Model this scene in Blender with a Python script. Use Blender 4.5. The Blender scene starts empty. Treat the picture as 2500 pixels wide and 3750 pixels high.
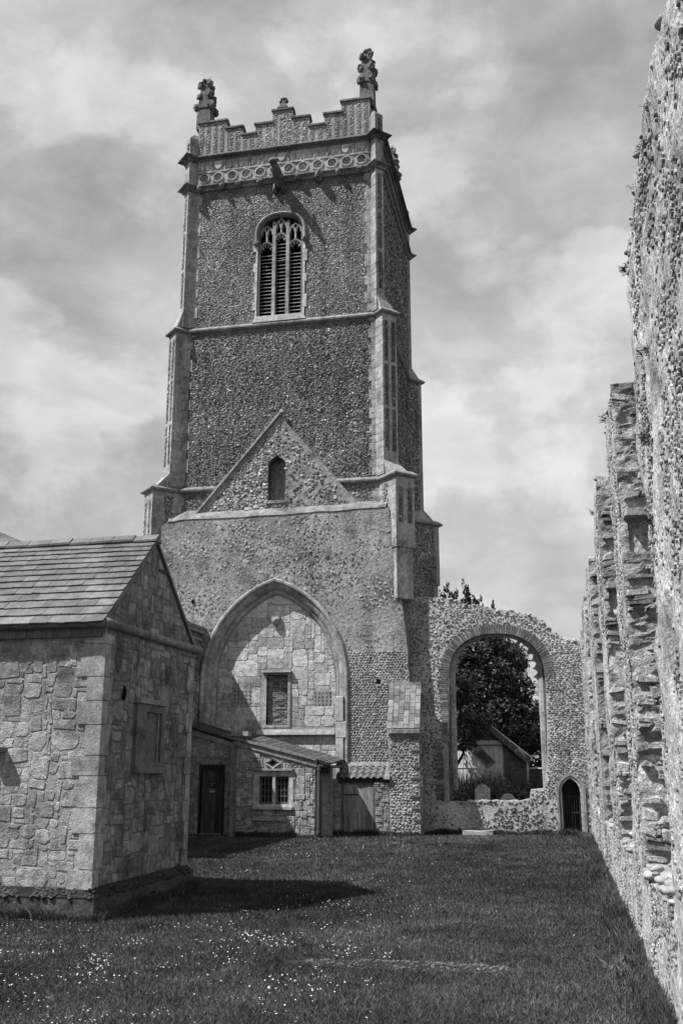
import bpy, bmesh, math, random
import numpy as np
from mathutils import Vector, Matrix

random.seed(7)
rng = np.random.default_rng(11)
S = bpy.context.scene
C = S.collection
R = math.radians

# ------------------------------------------------------------------ camera
cam = bpy.data.objects.new('camera', bpy.data.cameras.new('camera'))
C.objects.link(cam)
cam.location = (0, 0, 2.4)
cam.rotation_euler = (R(90 + 14.42), 0, R(12.065))
cam.data.sensor_fit = 'HORIZONTAL'
cam.data.sensor_width = 24
cam.data.lens = 35
cam.data.clip_start = 0.1
cam.data.clip_end = 2000
S.camera = cam

# ------------------------------------------------------------------ sun and sky
SUN = Vector((3.9, 2.5, -6.7)).normalized()
sd = bpy.data.lights.new('sun', 'SUN')
sd.energy = 5.0
sd.angle = R(0.53)
sd.color = (1, 1, 1)
so = bpy.data.objects.new('sun', sd)
C.objects.link(so)
so.rotation_euler = SUN.to_track_quat('-Z', 'Y').to_euler()
so.location = (-20, -15, 40)

W = bpy.data.worlds.new('World')
S.world = W
W.use_nodes = True
nt = W.node_tree
nt.nodes.clear()


def N(t, kind, **kw):
    n = t.nodes.new(kind)
    for k, v in kw.items():
        if k.startswith('i_'):
            n.inputs[k[2:]].default_value = v
        else:
            setattr(n, k, v)
    return n


SKY = [(3.25, 4.32, 3.75), (4.02, 3.69, 5.92), (2.33, 5.71, 0.09)]


def build_sky():
    L = nt.links.new
    out = N(nt, 'ShaderNodeOutputWorld')
    bg = N(nt, 'ShaderNodeBackground')
    bg.inputs['Strength'].default_value = 0.079
    sky = N(nt, 'ShaderNodeTexSky', sky_type='NISHITA', sun_disc=False)
    sky.sun_elevation = math.asin(-SUN.z)
    sky.sun_rotation = math.atan2(-SUN.x, -SUN.y)
    bw = N(nt, 'ShaderNodeRGBToBW')
    L(sky.outputs[0], bw.inputs[0])
    tc = N(nt, 'ShaderNodeTexCoord')
    sep = N(nt, 'ShaderNodeSeparateXYZ')
    L(tc.outputs['Generated'], sep.inputs[0])

    def math_(op, a, b=None, c=None):
        m = N(nt, 'ShaderNodeMath', operation=op)
        for k, x in enumerate((a, b, c)):
            if x is None:
                continue
            if isinstance(x, (int, float)):
                m.inputs[k].default_value = x
            else:
                L(x, m.inputs[k])
        return m.outputs[0]
    def fbm_(scale, detail, rough, loc, sc, dist=0.):
        mp = N(nt, 'ShaderNodeMapping')
        mp.inputs['Location'].default_value = loc
        mp.inputs['Scale'].default_value = sc
        L(tc.outputs['Generated'], mp.inputs[0])
        n = N(nt, 'ShaderNodeTexNoise', noise_dimensions='3D')
        n.inputs['Scale'].default_value = scale
        n.inputs['Detail'].default_value = detail
        n.inputs['Roughness'].default_value = rough
        n.inputs['Distortion'].default_value = dist
        L(mp.outputs[0], n.inputs['Vector'])
        return n.outputs[0]

    def smooth(x, lo, hi, a, b):
        q = N(nt, 'ShaderNodeMapRange', interpolation_type='SMOOTHSTEP')
        q.inputs[1].default_value = lo; q.inputs[2].default_value = hi
        q.inputs[3].default_value = a; q.inputs[4].default_value = b
        L(x, q.inputs[0])
        return q.outputs[0]
    base = smooth(fbm_(2.6, 9, .56, SKY[0], (1, 1, 1.7), .3), .30, .70, .31, .57)      # broad sheets
    puff = smooth(fbm_(5.5, 9, .52, SKY[1], (1, 1, 1.5), .15), .49, .59, .0, .15)        # billows with edges
    dim = smooth(fbm_(3.6, 7, .5, SKY[2], (1, 1, 2.2), .2), .52, .66, 1., .84)        # grey undersides
    wisp = smooth(fbm_(11., 9, .6, SKY[2], (1, 1, 2.), .4), .40, .66, -.03, .04)      # fine wisps
    clv = math_('MULTIPLY', math_('MULTIPLY', math_('ADD', math_('ADD', base, puff), wisp), dim), 10.0)
    # a little of the clear sky shows through the cloud sheet
    mix = N(nt, 'ShaderNodeMix', data_type='FLOAT')
    mix.inputs[0].default_value = 0.10
    L(clv, mix.inputs[2]); L(bw.outputs[0], mix.inputs[3])
    cc = N(nt, 'ShaderNodeCombineColor')
    for k in range(3):
        L(mix.outputs[0], cc.inputs[k])
    L(cc.outputs[0], bg.inputs[0])
    L(bg.outputs[0], out.inputs[0])


build_sky()
vs = S.view_settings
vs.view_transform = 'Standard'
vs.look = 'None'
vs.exposure = 0.6
vs.gamma = 1.0
vs.use_curve_mapping = False
S.cycles.max_bounces = 6
S.cycles.diffuse_bounces = 3

# ------------------------------------------------------------------ materials
MAT = {}


def mat(name, v, amp=.25, s1=.7, s2=6., s3=38., fine=.25, rough=.92, bump=.5, bd=.012, rnd=0., attr=False,
        pale=0., dark=0., pits=0., streak=0., stretch=(1, 1, 1), spec=.25, mid=.3):
    """grey weathered surface; v = base colour (linear)"""
    m = bpy.data.materials.new(name)
    m.use_nodes = True
    t = m.node_tree
    t.nodes.clear()
    L = t.links.new
    out = N(t, 'ShaderNodeOutputMaterial')
    bs = N(t, 'ShaderNodeBsdfPrincipled')
    bs.inputs['Roughness'].default_value = rough
    bs.inputs['Specular IOR Level'].default_value = spec
    L(bs.outputs[0], out.inputs[0])
    geo = N(t, 'ShaderNodeNewGeometry')
    mp = N(t, 'ShaderNodeMapping')
    mp.inputs['Scale'].default_value = stretch
    L(geo.outputs['Position'], mp.inputs[0])

    def mth(op, a, b=None, clamp=False):
        q = N(t, 'ShaderNodeMath', operation=op, use_clamp=clamp)
        for k, x in enumerate((a, b)):
            if x is None:
                continue
            if isinstance(x, (int, float)):
                q.inputs[k].default_value = x
            else:
                L(x, q.inputs[k])
        return q.outputs[0]

    def noise(scale, detail, rough_=.55, off=0.):
        n = N(t, 'ShaderNodeTexNoise')
        n.inputs['Scale'].default_value = scale
        n.inputs['Detail'].default_value = detail
        n.inputs['Roughness'].default_value = rough_
        if off:
            m2 = N(t, 'ShaderNodeMapping')
            m2.inputs['Location'].default_value = (off, off * .7, off * 1.3)
            L(mp.outputs[0], m2.inputs[0])
            L(m2.outputs[0], n.inputs['Vector'])
        else:
            L(mp.outputs[0], n.inputs['Vector'])
        return n.outputs[0]

    def rng_(x, a, lo_in=.3, hi_in=.7):
        q = N(t, 'ShaderNodeMapRange')
        q.inputs[1].default_value = lo_in; q.inputs[2].default_value = hi_in
        q.inputs[3].default_value = 1 - a; q.inputs[4].default_value = 1 + a
        L(x, q.inputs[0])
        return q.outputs[0]
    a = noise(s1, 5)
    b = noise(s2, 5, off=3.3)
    c = noise(s3, 4, .65, off=9.1)
    val = mth('MULTIPLY', rng_(a, amp), rng_(b, mid))
    val = mth('MULTIPLY', val, rng_(c, fine))
    if rnd:
        oi = N(t, 'ShaderNodeObjectInfo')
        q = N(t, 'ShaderNodeMapRange')
        q.inputs[3].default_value = 1 - rnd; q.inputs[4].default_value = 1 + rnd
        L(oi.outputs['Random'], q.inputs[0])
        val = mth('MULTIPLY', val, q.outputs[0])
    val = mth('MULTIPLY', val, v)
    if attr:
        at = N(t, 'ShaderNodeAttribute', attribute_name='col')
        val = mth('MULTIPLY', val, at.outputs['Fac'])
    if dark:
        d = noise(s1 * 2.3, 7, .62, off=21.)
        q = N(t, 'ShaderNodeMapRange', clamp=True)
        q.inputs[1].default_value = .52; q.inputs[2].default_value = .66
        q.inputs[3].default_value = 1; q.inputs[4].default_value = 1 - dark
        L(d, q.inputs[0])
        val = mth('MULTIPLY', val, q.outputs[0])
    if streak:
        m3 = N(t, 'ShaderNodeMapping')
        m3.inputs['Scale'].default_value = (1.6, 1.6, .14)
        L(geo.outputs['Position'], m3.inputs[0])
        d = N(t, 'ShaderNodeTexNoise')
        d.inputs['Scale'].default_value = 1.3
        d.inputs['Detail'].default_value = 7
        d.inputs['Roughness'].default_value = .6
        L(m3.outputs[0], d.inputs['Vector'])
        q = N(t, 'ShaderNodeMapRange', clamp=True)
        q.inputs[1].default_value = .46; q.inputs[2].default_value = .66
        q.inputs[3].default_value = 1; q.inputs[4].default_value = 1 - streak
        L(d.outputs[0], q.inputs[0])
        val = mth('MULTIPLY', val, q.outputs[0])
    if pits:
        d = noise(s3 * .8, 5, .6, off=57.)
        q = N(t, 'ShaderNodeMapRange', clamp=True)
        q.inputs[1].default_value = .30; q.inputs[2].default_value = .43
        q.inputs[3].default_value = 1 - pits; q.inputs[4].default_value = 1
        L(d, q.inputs[0])
        val = mth('MULTIPLY', val, q.outputs[0])
    if pale:
        d = noise(s2 * 3.1, 6, .6, off=41.)
        q = N(t, 'ShaderNodeMapRange', clamp=True)
        q.inputs[1].default_value = .6; q.inputs[2].default_value = .68
        q.inputs[3].default_value = 0; q.inputs[4].default_value = pale
        L(d, q.inputs[0])
        val = mth('ADD', val, mth('MULTIPLY', q.outputs[0], .22))
    val = mth('MINIMUM', val, .85)
    cc = N(t, 'ShaderNodeCombineColor')
    for k in range(3):
        L(val, cc.inputs[k])
    L(cc.outputs[0], bs.inputs['Base Color'])
    if bump:
        bm = N(t, 'ShaderNodeBump')
        bm.inputs['Strength'].default_value = bump
        bm.inputs['Distance'].default_value = bd
        h = mth('ADD', mth('MULTIPLY', b, 1.2), mth('MULTIPLY', c, .8))
        L(h, bm.inputs['Height'])
        L(bm.outputs[0], bs.inputs['Normal'])
    MAT[name] = m
    return m


mat('stone', .31, amp=.22, rnd=.26, bump=1., bd=.035, pale=.4, dark=.5, mid=.4, fine=.45, pits=.4)
mat('infill_stone', .42, amp=.2, rnd=.28, bump=1., bd=.03, dark=.4, mid=.35, fine=.4, pits=.3)
mat('stone_dim', .19, pits=.4, amp=.3, rnd=.38, bump=.9, bd=.03, pale=.6, dark=.55, mid=.4, fine=.4)  # stone copy darkened for shaded walls: shade in the colour besides real stains
mat('ashlar_grey', .22, streak=.4, amp=.25, rnd=.15, bump=.7, bd=.02, pale=.25, dark=.45, fine=.35, pits=.3)
mat('ashlar', .31, streak=.3, amp=.25, rnd=.15, bump=.7, bd=.02, pale=.25, dark=.45, fine=.35, pits=.3)
mat('ashlar_pale', .42, amp=.18, rnd=.10, bump=.5, bd=.015, dark=.35, fine=.3, pits=.2)
mat('ashlar_dark', .17, amp=.3, rnd=.25, bump=.8, bd=.03, pale=.6, dark=.5)
mat('lichen_stone', .13, amp=.4, rnd=.2, bump=1., bd=.04, pale=1., dark=.5, s2=9)
mat('mortar', .29, pits=.35, amp=.25, s2=14, bump=1., bd=.02, fine=.35, dark=.35)
mat('mortar_dim', .12, amp=.3, s2=14, bump=1., bd=.02, fine=.35, dark=.45)  # mortar copy darkened to put the gable's shade into the colour
mat('tower_mortar', .165, streak=.4, amp=.3, s1=.35, s2=18, bump=1., bd=.03, fine=.4, dark=.3)
mat('flint_dark', 1., streak=.4, amp=.3, s1=.35, s2=20, rough=.55, bump=.5, bd=.02, attr=True, spec=.4, dark=.25, fine=.4)
mat('flint', 1., amp=.18, s1=.5, s2=14, rough=.75, bump=.5, bd=.015, attr=True, spec=.3, dark=.25)
mat('render', .31, streak=.35, pits=.55, amp=.3, s1=.55, s2=9, s3=30, bump=1., bd=.06, fine=.4, dark=.5, mid=.4, pale=.25)
mat('ruin', .42, streak=.25, amp=.2, s1=.5, s2=12, s3=34, bump=1., bd=.03, fine=.5, dark=.4, mid=.4, pits=.65)
mat('tile_moss', .07, amp=.3, rnd=.35, bump=.8, bd=.02, fine=.4, pale=.5, dark=.4)
mat('moss', .022, amp=.4, s2=9, bump=1., bd=.05, fine=.5)
mat('plinth', .075, amp=.35, s1=1.5, bump=.9, bd=.03, fine=.45, dark=.5, pits=.4, pale=.3)
mat('ruin_stone', .36, amp=.25, rnd=.35, bump=1., bd=.04, fine=.5, dark=.5, pits=.6)
mat('gravel_stone', .33, amp=.3, s2=30, bump=.3, fine=.3, attr=True)
mat('brick', .12, amp=.25, rnd=.38, bump=.6, bd=.012, fine=.3)
mat('brick_pale', .21, amp=.2, rnd=.4, bump=.5, bd=.01, dark=.3)
mat('slate', .10, amp=.4, pale=.25, s1=.9, s2=5, rnd=.28, rough=.6, bump=.4, bd=.008, dark=.35, fine=.3, spec=.4)
mat('pantile', .14, amp=.25, rnd=.25, bump=.5, bd=.008, rough=.75, dark=.4)
mat('timber', .11, amp=.35, s1=1.2, s2=5, s3=18, stretch=(6, 6, .6), bump=.8, bd=.012, fine=.4, rnd=.2, dark=.4)
mat('timber_pale', .26, amp=.35, s1=1.2, s2=5, s3=18, stretch=(6, 6, .6), bump=.8, bd=.012, fine=.4, rnd=.2, dark=.6)
mat('timber_door', .075, amp=.4, s1=1.2, s2=5, s3=18, stretch=(6, 6, .6), bump=.8, bd=.012, fine=.4, rnd=.35, dark=.4)
mat('timber_dark', .04, amp=.35, s1=1.2, s2=5, s3=18, stretch=(6, 6, .6), bump=.8, bd=.012, fine=.4, rnd=.2)
mat('painted_board', .7, amp=.2, s1=1.2, stretch=(6, 6, .6), bump=.3, rnd=.08, dark=.3)
mat('iron', .03, amp=.2, rough=.6, bump=.2)
mat('pipe', .09, amp=.2, rough=.6, bump=.2)
mat('lead', .22, amp=.2, rough=.6, bump=.2)
mat('glass', .012, amp=.05, rough=.12, bump=0, spec=.5, fine=0)
mat('void', .01, amp=.05, bump=0, spec=0)  # flat black that stands for the shade inside openings and hollows
mat('soil', .030, amp=.35, s1=.35, s2=3, s3=30, bump=1., bd=.03, fine=.4, mid=.4)
mat('grass', 1., amp=.22, s1=.25, s2=1.6, s3=12, rough=.7, bump=0, attr=True, fine=.15)
mat('leaf', 1., amp=.25, s1=.3, s2=2., s3=12, rough=.45, bump=0, attr=True, fine=.1, spec=.5)
mat('bark', .06, amp=.3, stretch=(3, 3, .6), bump=1., bd=.03)
mat('petal', .46, amp=.05, bump=0, fine=0, mid=.05)
mat('wire', .02, bump=0, amp=.05)
mat('sign_dark', .015, bump=0, amp=.05, fine=0, mid=0)
mat('sign_pale', .45, bump=0, amp=.05, fine=0, mid=0)
mat('gravestone', .6, amp=.2, s2=10, bump=.6, pale=.8, dark=.4)

# ------------------------------------------------------------------ noise


def _h(ix, iy, iz, s):
    n = (ix * 374761393 + iy * 668265263 + iz * 2147483647 + s * 974634541) & 0xffffffff
    n = ((n ^ (n >> 13)) * 1274126177) & 0xffffffff
    return ((n ^ (n >> 16)) & 0xffff) / 65535.0


def vnoise(x, y, z=0., s=0):
    x, y, z = np.broadcast_arrays(np.asarray(x, float), np.asarray(y, float), np.asarray(z, float))
    ix, iy, iz = np.floor(x).astype(np.int64), np.floor(y).astype(np.int64), np.floor(z).astype(np.int64)
    fx, fy, fz = x - ix, y - iy, z - iz
    fx, fy, fz = fx * fx * (3 - 2 * fx), fy * fy * (3 - 2 * fy), fz * fz * (3 - 2 * fz)
    r = 0
    for dx in (0, 1):
        for dy in (0, 1):
            for dz in (0, 1):
                w = (fx if dx else 1 - fx) * (fy if dy else 1 - fy) * (fz if dz else 1 - fz)
                r = r + w * _h(ix + dx, iy + dy, iz + dz, s)
    return r * 2 - 1


def fbm(x, y, z=0., s=0, oct=3):
    r, a, f = 0, 1., 1.
    for o in range(oct):
        r = r + a * vnoise(np.asarray(x) * f, np.asarray(y) * f, np.asarray(z) * f, s + o * 17)
        a *= .5
        f *= 2.03
    return r / 1.75


# ------------------------------------------------------------------ mesh helpers
class Fr:
    """a plane: u along U, v along V, n out of it"""

    def __init__(s, o, U, V, Nn):
        s.o, s.U, s.V, s.N = (np.array(a, float) for a in (o, U, V, Nn))
        s.flip = np.dot(np.cross(s.U, s.V), s.N) < 0

    def P(s, u, v, n):
        u, v, n = np.broadcast_arrays(np.asarray(u, float), np.asarray(v, float), np.asarray(n, float))
        return s.o + u[..., None] * s.U + v[..., None] * s.V + n[..., None] * s.N


def front(Y):
    return Fr((0, Y, 0), (1, 0, 0), (0, 0, 1), (0, -1, 0))


def east(X):      # faces +X, u = Y
    return Fr((X, 0, 0), (0, 1, 0), (0, 0, 1), (1, 0, 0))


def west(X):      # faces -X, u = Y
    return Fr((X, 0, 0), (0, 1, 0), (0, 0, 1), (-1, 0, 0))


class MB:
    def __init__(s):
        s.v, s.f, s.c, s.n = [], [], [], 0

    def add(s, V, F, col=None):
        V = np.asarray(V, float).reshape(-1, 3)
        s.v.append(V)
        k = s.n
        s.f.extend([tuple(int(i) + k for i in f) for f in F])
        s.c.append(np.full(len(V), 1.) if col is None else np.broadcast_to(np.asarray(col, float), (len(V),)))
        s.n += len(V)
        return s

    def box(s, x0, x1, y0, y1, z0, z1):
        V = [(x, y, z) for x in (x0, x1) for y in (y0, y1) for z in (z0, z1)]
        F = [(0, 1, 3, 2), (4, 6, 7, 5), (0, 4, 5, 1), (2, 3, 7, 6), (0, 2, 6, 4), (1, 5, 7, 3)]
        return s.add(V, F)

    def hexa(s, bot, top):
        V = list(bot) + list(top)
        n = len(bot)
        F = [tuple(range(n))[::-1], tuple(range(n, 2 * n))] + [(i, (i + 1) % n, n + (i + 1) % n, n + i) for i in range(n)]
        return s.add(V, F)

    def bar(s, p, q, w, h, up=(0, 0, 1)):
        p, q = np.array(p, float), np.array(q, float)
        d = q - p
        d /= np.linalg.norm(d)
        a = np.cross(d, np.array(up, float))
        if np.linalg.norm(a) < 1e-6:
            a = np.cross(d, (1, 0, 0))
        a /= np.linalg.norm(a)
        b = np.cross(a, d)
        r = [(-1, -1), (1, -1), (1, 1), (-1, 1)]
        return s.hexa([p + a * w / 2 * i + b * h / 2 * j for i, j in r], [q + a * w / 2 * i + b * h / 2 * j for i, j in r])

    def tube(s, pts, r, k=8):
        pts = np.array(pts, float)
        rs = np.broadcast_to(np.asarray(r, float), (len(pts),))
        V, F = [], []
        for i, p in enumerate(pts):
            d = pts[min(i + 1, len(pts) - 1)] - pts[max(i - 1, 0)]
            d /= np.linalg.norm(d) + 1e-9
            a = np.cross(d, (0.13, .2, 1) if abs(d[2]) < .9 else (1, .1, 0))
            a /= np.linalg.norm(a)
            b = np.cross(d, a)
            for j in range(k):
                th = 2 * math.pi * j / k
                V.append(p + rs[i] * (math.cos(th) * a + math.sin(th) * b))
        for i in range(len(pts) - 1):
            for j in range(k):
                F.append((i * k + j, i * k + (j + 1) % k, (i + 1) * k + (j + 1) % k, (i + 1) * k + j))
        F.append(tuple(range(k))[::-1])
        F.append(tuple(range((len(pts) - 1) * k, len(pts) * k)))
        return s.add(V, F)

    def prism(s, fr, poly, n0, n1, bev=0., inset=None):
        V, F = prism(fr, poly, n0, n1, bev)
        return s.add(V, F)

    def grid(s, P, flip=False, col=None):
        a, b = P.shape[:2]
        F = []
        for i in range(a - 1):
            for j in range(b - 1):
                q = (i * b + j, (i + 1) * b + j, (i + 1) * b + j + 1, i * b + j + 1)
                F.append(q[::-1] if flip else q)
        return s.add(P.reshape(-1, 3), F, col)

    def blob(s, c, r, seed=0, rough=.25, sub=1):
        V, F = ico(sub)
        V = V.copy()
        k = 1 + rough * fbm(V[:, 0] * 1.7 + seed * 3.1, V[:, 1] * 1.7, V[:, 2] * 1.7, s=seed % 97)
        return s.add(np.array(c) + V * k[:, None] * np.array(r), F)


_ICO = {}


def ico(sub):
    if sub not in _ICO:
        bm = bmesh.new()
        bmesh.ops.create_icosphere(bm, subdivisions=sub, radius=1)
        bm.verts.ensure_lookup_table()
        _ICO[sub] = (np.array([v.co[:] for v in bm.verts]), [tuple(v.index for v in f.verts) for f in bm.faces])
        bm.free()
    return _ICO[sub]


def area2(p):
    p = np.asarray(p)
    x, y = p[:, 0], p[:, 1]
    return np.sum(x * np.roll(y, -1) - np.roll(x, -1) * y)


def prism(fr, poly, n0, n1, bev=0.):
    p = np.asarray(poly, float)
    if area2(p) < 0:
        p = p[::-1]
    k = len(p)
    c = p.mean(0)
    if bev:
        d = c - p
        l = np.linalg.norm(d, axis=1, keepdims=True) + 1e-9
        q = p + d / l * np.minimum(bev * 1.3, l * .45)
        V = np.concatenate([fr.P(p[:, 0], p[:, 1], n0), fr.P(p[:, 0], p[:, 1], n1 - bev), fr.P(q[:, 0], q[:, 1], n1)])
        rings = 3
    else:
        V = np.concatenate([fr.P(p[:, 0], p[:, 1], n0), fr.P(p[:, 0], p[:, 1], n1)])
        rings = 2
    F = [tuple(range(k))[::-1], tuple(range((rings - 1) * k, rings * k))]
    for r in range(rings - 1):
        for i in range(k):
            j = (i + 1) % k
            F.append((r * k + i, r * k + j, (r + 1) * k + j, (r + 1) * k + i))
    if fr.flip:
        F = [f[::-1] for f in F]
    return V, F


def slab(fr, outer, holes, n0, n1):
    """polygon with holes given thickness between n0 (back) and n1 (front)"""
    bm = bmesh.new()
    loops = []
    for lp in [outer] + list(holes):
        vs_ = [bm.verts.new((x, y, 0)) for x, y in lp]
        es = [bm.edges.new((vs_[i], vs_[(i + 1) % len(vs_)])) for i in range(len(vs_))]
        loops.append(len(vs_))
    bm.verts.ensure_lookup_table()
    bmesh.ops.triangle_fill(bm, use_beauty=True, use_dissolve=False, edges=bm.edges[:])
    bm.verts.index_update()
    p = np.array([v.co[:2] for v in bm.verts])
    tri = [tuple(v.index for v in f.verts) for f in bm.faces]
    bm.free()
    k = len(p)
    V = np.concatenate([fr.P(p[:, 0], p[:, 1], n1), fr.P(p[:, 0], p[:, 1], n0)])
    F = []
    for t in tri:
        q = p[list(t)]
        if area2(q) < 0:
            t = t[::-1]
        F.append(t)
        F.append(tuple(i + k for i in t[::-1]))
    o = 0
    for li, ln in enumerate(loops):
        seg = p[o:o + ln]
        ccw = area2(seg) > 0
        for i in range(ln):
            a, b = o + i, o + (i + 1) % ln
            f = (a + k, b + k, b, a)
            if ccw != (li == 0):
                f = f[::-1]
            F.append(f)
        o += ln
    if fr.flip:
        F = [f[::-1] for f in F]
    return V, F


_ROOT = {}


def obj(name, geo, material, parent=None, smooth=False, kind=None, label=None, loc=None):
    if isinstance(geo, MB):
        V = np.concatenate(geo.v) if geo.v else np.zeros((0, 3))
        F, col = geo.f, np.concatenate(geo.c) if geo.c else None
    elif isinstance(geo, bpy.types.Mesh):
        V = None
        me = geo
    else:
        V, F = geo[:2]
        col = geo[2] if len(geo) > 2 else None
    if V is not None:
        me = bpy.data.meshes.new(name)
        fast_mesh(me, V, F, col, smooth)
        me.materials.append(MAT[material])
    o = bpy.data.objects.new(name, me)
    C.objects.link(o)
    if loc is not None:
        o.location = loc
    if parent is not None:
        o.parent = parent
        if parent.name in _ROOT:
            o.matrix_parent_inverse = Matrix.Translation(-Vector(_ROOT[parent.name]))
        elif parent.location.length > 0:
            o.matrix_parent_inverse = Matrix.Translation(-parent.location)
    if kind:
        o['kind'] = kind
    if label:
        o['label'] = label
    return o


def fast_mesh(me, V, F, col, smooth):
    V = np.ascontiguousarray(V, dtype=np.float32).reshape(-1, 3)
    me.vertices.add(len(V))
    me.vertices.foreach_set('co', V.ravel())
    if isinstance(F, np.ndarray):
        n, k = F.shape
        idx = F.ravel().astype(np.int32)
        st = np.arange(0, n * k, k, dtype=np.int32)
    else:
        tot = np.fromiter((len(f) for f in F), dtype=np.int32, count=len(F))
        idx = np.fromiter((i for f in F for i in f), dtype=np.int32, count=int(tot.sum()))
        st = np.concatenate([[0], np.cumsum(tot)[:-1]]).astype(np.int32)
        n = len(F)
    me.loops.add(len(idx))
    me.loops.foreach_set('vertex_index', idx)
    me.polygons.add(n)
    me.polygons.foreach_set('loop_start', st)
    if smooth:
        me.polygons.foreach_set('use_smooth', np.ones(n, dtype=bool))
    else:
        me.polygons.foreach_set('use_smooth', np.zeros(n, dtype=bool))
    if col is not None:
        a = me.attributes.new('col', 'FLOAT', 'POINT')
        a.data.foreach_set('value', np.ascontiguousarray(col, dtype=np.float32))
    me.update(calc_edges=True)


def thing(name, label, cat, loc, group=None):
    o = bpy.data.objects.new(name, None)
    C.objects.link(o)
    o.location = loc
    o.empty_display_size = .3
    _ROOT[o.name] = tuple(loc)
    return tag(o, label, cat, group)


def tag(o, label, cat, group=None, kind=None):
    o['label'] = label
    if cat:
        o['category'] = cat
    if group:
        o['group'] = group
    if kind:
        o['kind'] = kind
    return o


def structure(o):
    o['kind'] = 'structure'
    return o


# ------------------------------------------------------------------ flints and stones
class Flints:
    """many small stones joined into one mesh (7-sided domes)"""

    def __init__(s, k=7):
        s.k, s.V, s.F, s.c, s.n = k, [], [], [], 0

    def add(s, fr, u, v, a, b, h, col, flat=.72, tilt=.25, top=.8):
        k = s.k
        m = len(u)
        if not m:
            return
        th = (np.arange(k)[None, :] + rng.uniform(-.32, .32, (m, k))) * 2 * math.pi / k + rng.uniform(0, 6.3, (m, 1))
        r = rng.uniform(.78, 1.12, (m, k))
        du = np.cos(th) * r * np.asarray(a).reshape(-1, 1)
        dv = np.sin(th) * r * np.asarray(b).reshape(-1, 1)
        rot = rng.normal(0, tilt * .7, (m, 1))
        du, dv = du * np.cos(rot) - dv * np.sin(rot), du * np.sin(rot) + dv * np.cos(rot)
        h = np.broadcast_to(np.asarray(h, float), (m,)).reshape(-1, 1)
        tu, tv = rng.normal(0, tilt, (m, 1)), rng.normal(0, tilt, (m, 1))
        U, Vv = np.asarray(u).reshape(-1, 1), np.asarray(v).reshape(-1, 1)
        n1 = h * flat + (tu * du + tv * dv) * .7
        P0 = fr.P(U + du, Vv + dv, np.full((m, k), -.012))
        P1 = fr.P(U + du * top, Vv + dv * top, np.maximum(n1, .003))
        cu, cv = rng.normal(0, .12, (m, 1)) * np.asarray(a).reshape(-1, 1), rng.normal(0, .12, (m, 1)) * np.asarray(b).reshape(-1, 1)
        P2 = fr.P(U + cu, Vv + cv, h)
        V = np.concatenate([P0, P1, P2], axis=1).reshape(-1, 3)
        base = (np.arange(m) * (2 * k + 1))[:, None]
        i = np.arange(k)
        j = (i + 1) % k
        t1 = np.stack([i, j, k + j], 1)
        t2 = np.stack([i, k + j, k + i], 1)
        t3 = np.stack([k + i, k + j, np.full(k, 2 * k)], 1)
        T = np.concatenate([t1, t2, t3])
        if fr.flip:
            T = T[:, ::-1]
        F = (base[:, :, None] + T[None]).reshape(-1, 3) + s.n
        s.V.append(V)
        s.F.append(F)
        s.c.append(np.repeat(np.broadcast_to(np.asarray(col, float), (m,)), 2 * k + 1) * rng.uniform(.85, 1.15, len(V)))
        s.n += len(V)

    def field(s, fr, u0, u1, v0, v1, du, dv, mask=None, h=.03, jit=.25, size=.60, colf=None, fill=1., flat=.72, tilt=.25, top=.8):
        nu, nv = max(1, int((u1 - u0) / du)), max(1, int((v1 - v0) / dv))
        jj, ii = np.meshgrid(np.arange(nv), np.arange(nu), indexing='ij')
        u = u0 + (ii + .5 + (jj % 2) * .5 + rng.uniform(-jit, jit, ii.shape)) * du
        v = v0 + (jj + .5 + rng.uniform(-jit, jit, ii.shape) * .8) * dv
        u, v = u.ravel(), v.ravel()
        ok = (u > u0) & (u < u1) & (v > v0) & (v < v1)
        if mask is not None:
            ok &= mask(u, v)
        if fill < 1:
            ok &= rng.uniform(0, 1, len(u)) < fill
        u, v = u[ok], v[ok]
        m = len(u)
        a = du * size * rng.uniform(.72, 1.15, m)
        b = dv * size * rng.uniform(.72, 1.15, m)
        col = colf(m) if colf else rng.uniform(.15, .35, m)
        col = col * (1 + .38 * fbm(u * .55, v * .95, s=3) + .22 * fbm(u * .2, v * 3.1, s=8))
        s.add(fr, u, v, a, b, h * rng.uniform(.6, 1.35, m), col, flat, tilt, top)
        return s

    def build(s, name, material, parent, kind='stuff', label=None):
        return obj(name, (np.concatenate(s.V), np.concatenate(s.F), np.concatenate(s.c)), material, parent, kind=kind, label=label)


def col_dark(m):       # knapped flint: black with some white cortex
    c = rng.uniform(.04, .13, m)
    w = rng.uniform(0, 1, m)
    c = np.where(w > .70, rng.uniform(.13, .24, m), c)
    return np.where(w > .965, rng.uniform(.32, .5, m), c)


def col_upper(m):      # the upper stage is greyer
    return col_dark(m) * .85 + .045


def col_mid(m):
    c = rng.uniform(.13, .30, m)
    w = rng.uniform(0, 1, m)
    c = np.where(w > .86, rng.uniform(.35, .55, m), c)
    return np.where(w < .12, rng.uniform(.06, .11, m), c)


def col_pale(m):
    c = rng.uniform(.19, .34, m)
    w = rng.uniform(0, 1, m)
    c = np.where(w > .97, rng.uniform(.36, .46, m), c)
    return np.where(w < .3, rng.uniform(.09, .18, m), c)


def in_poly(poly):
    p = np.asarray(poly, float)

    def f(u, v):
        ins = np.zeros(np.shape(u), bool)
        n = len(p)
        for i in range(n):
            x1, y1 = p[i]
            x2, y2 = p[(i + 1) % n]
            c = (y1 > v) != (y2 > v)
            with np.errstate(divide='ignore', invalid='ignore'):
                xx = (x2 - x1) * (v - y1) / (y2 - y1 + 1e-12) + x1
            ins ^= c & (u < xx)
        return ins
    return f


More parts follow.
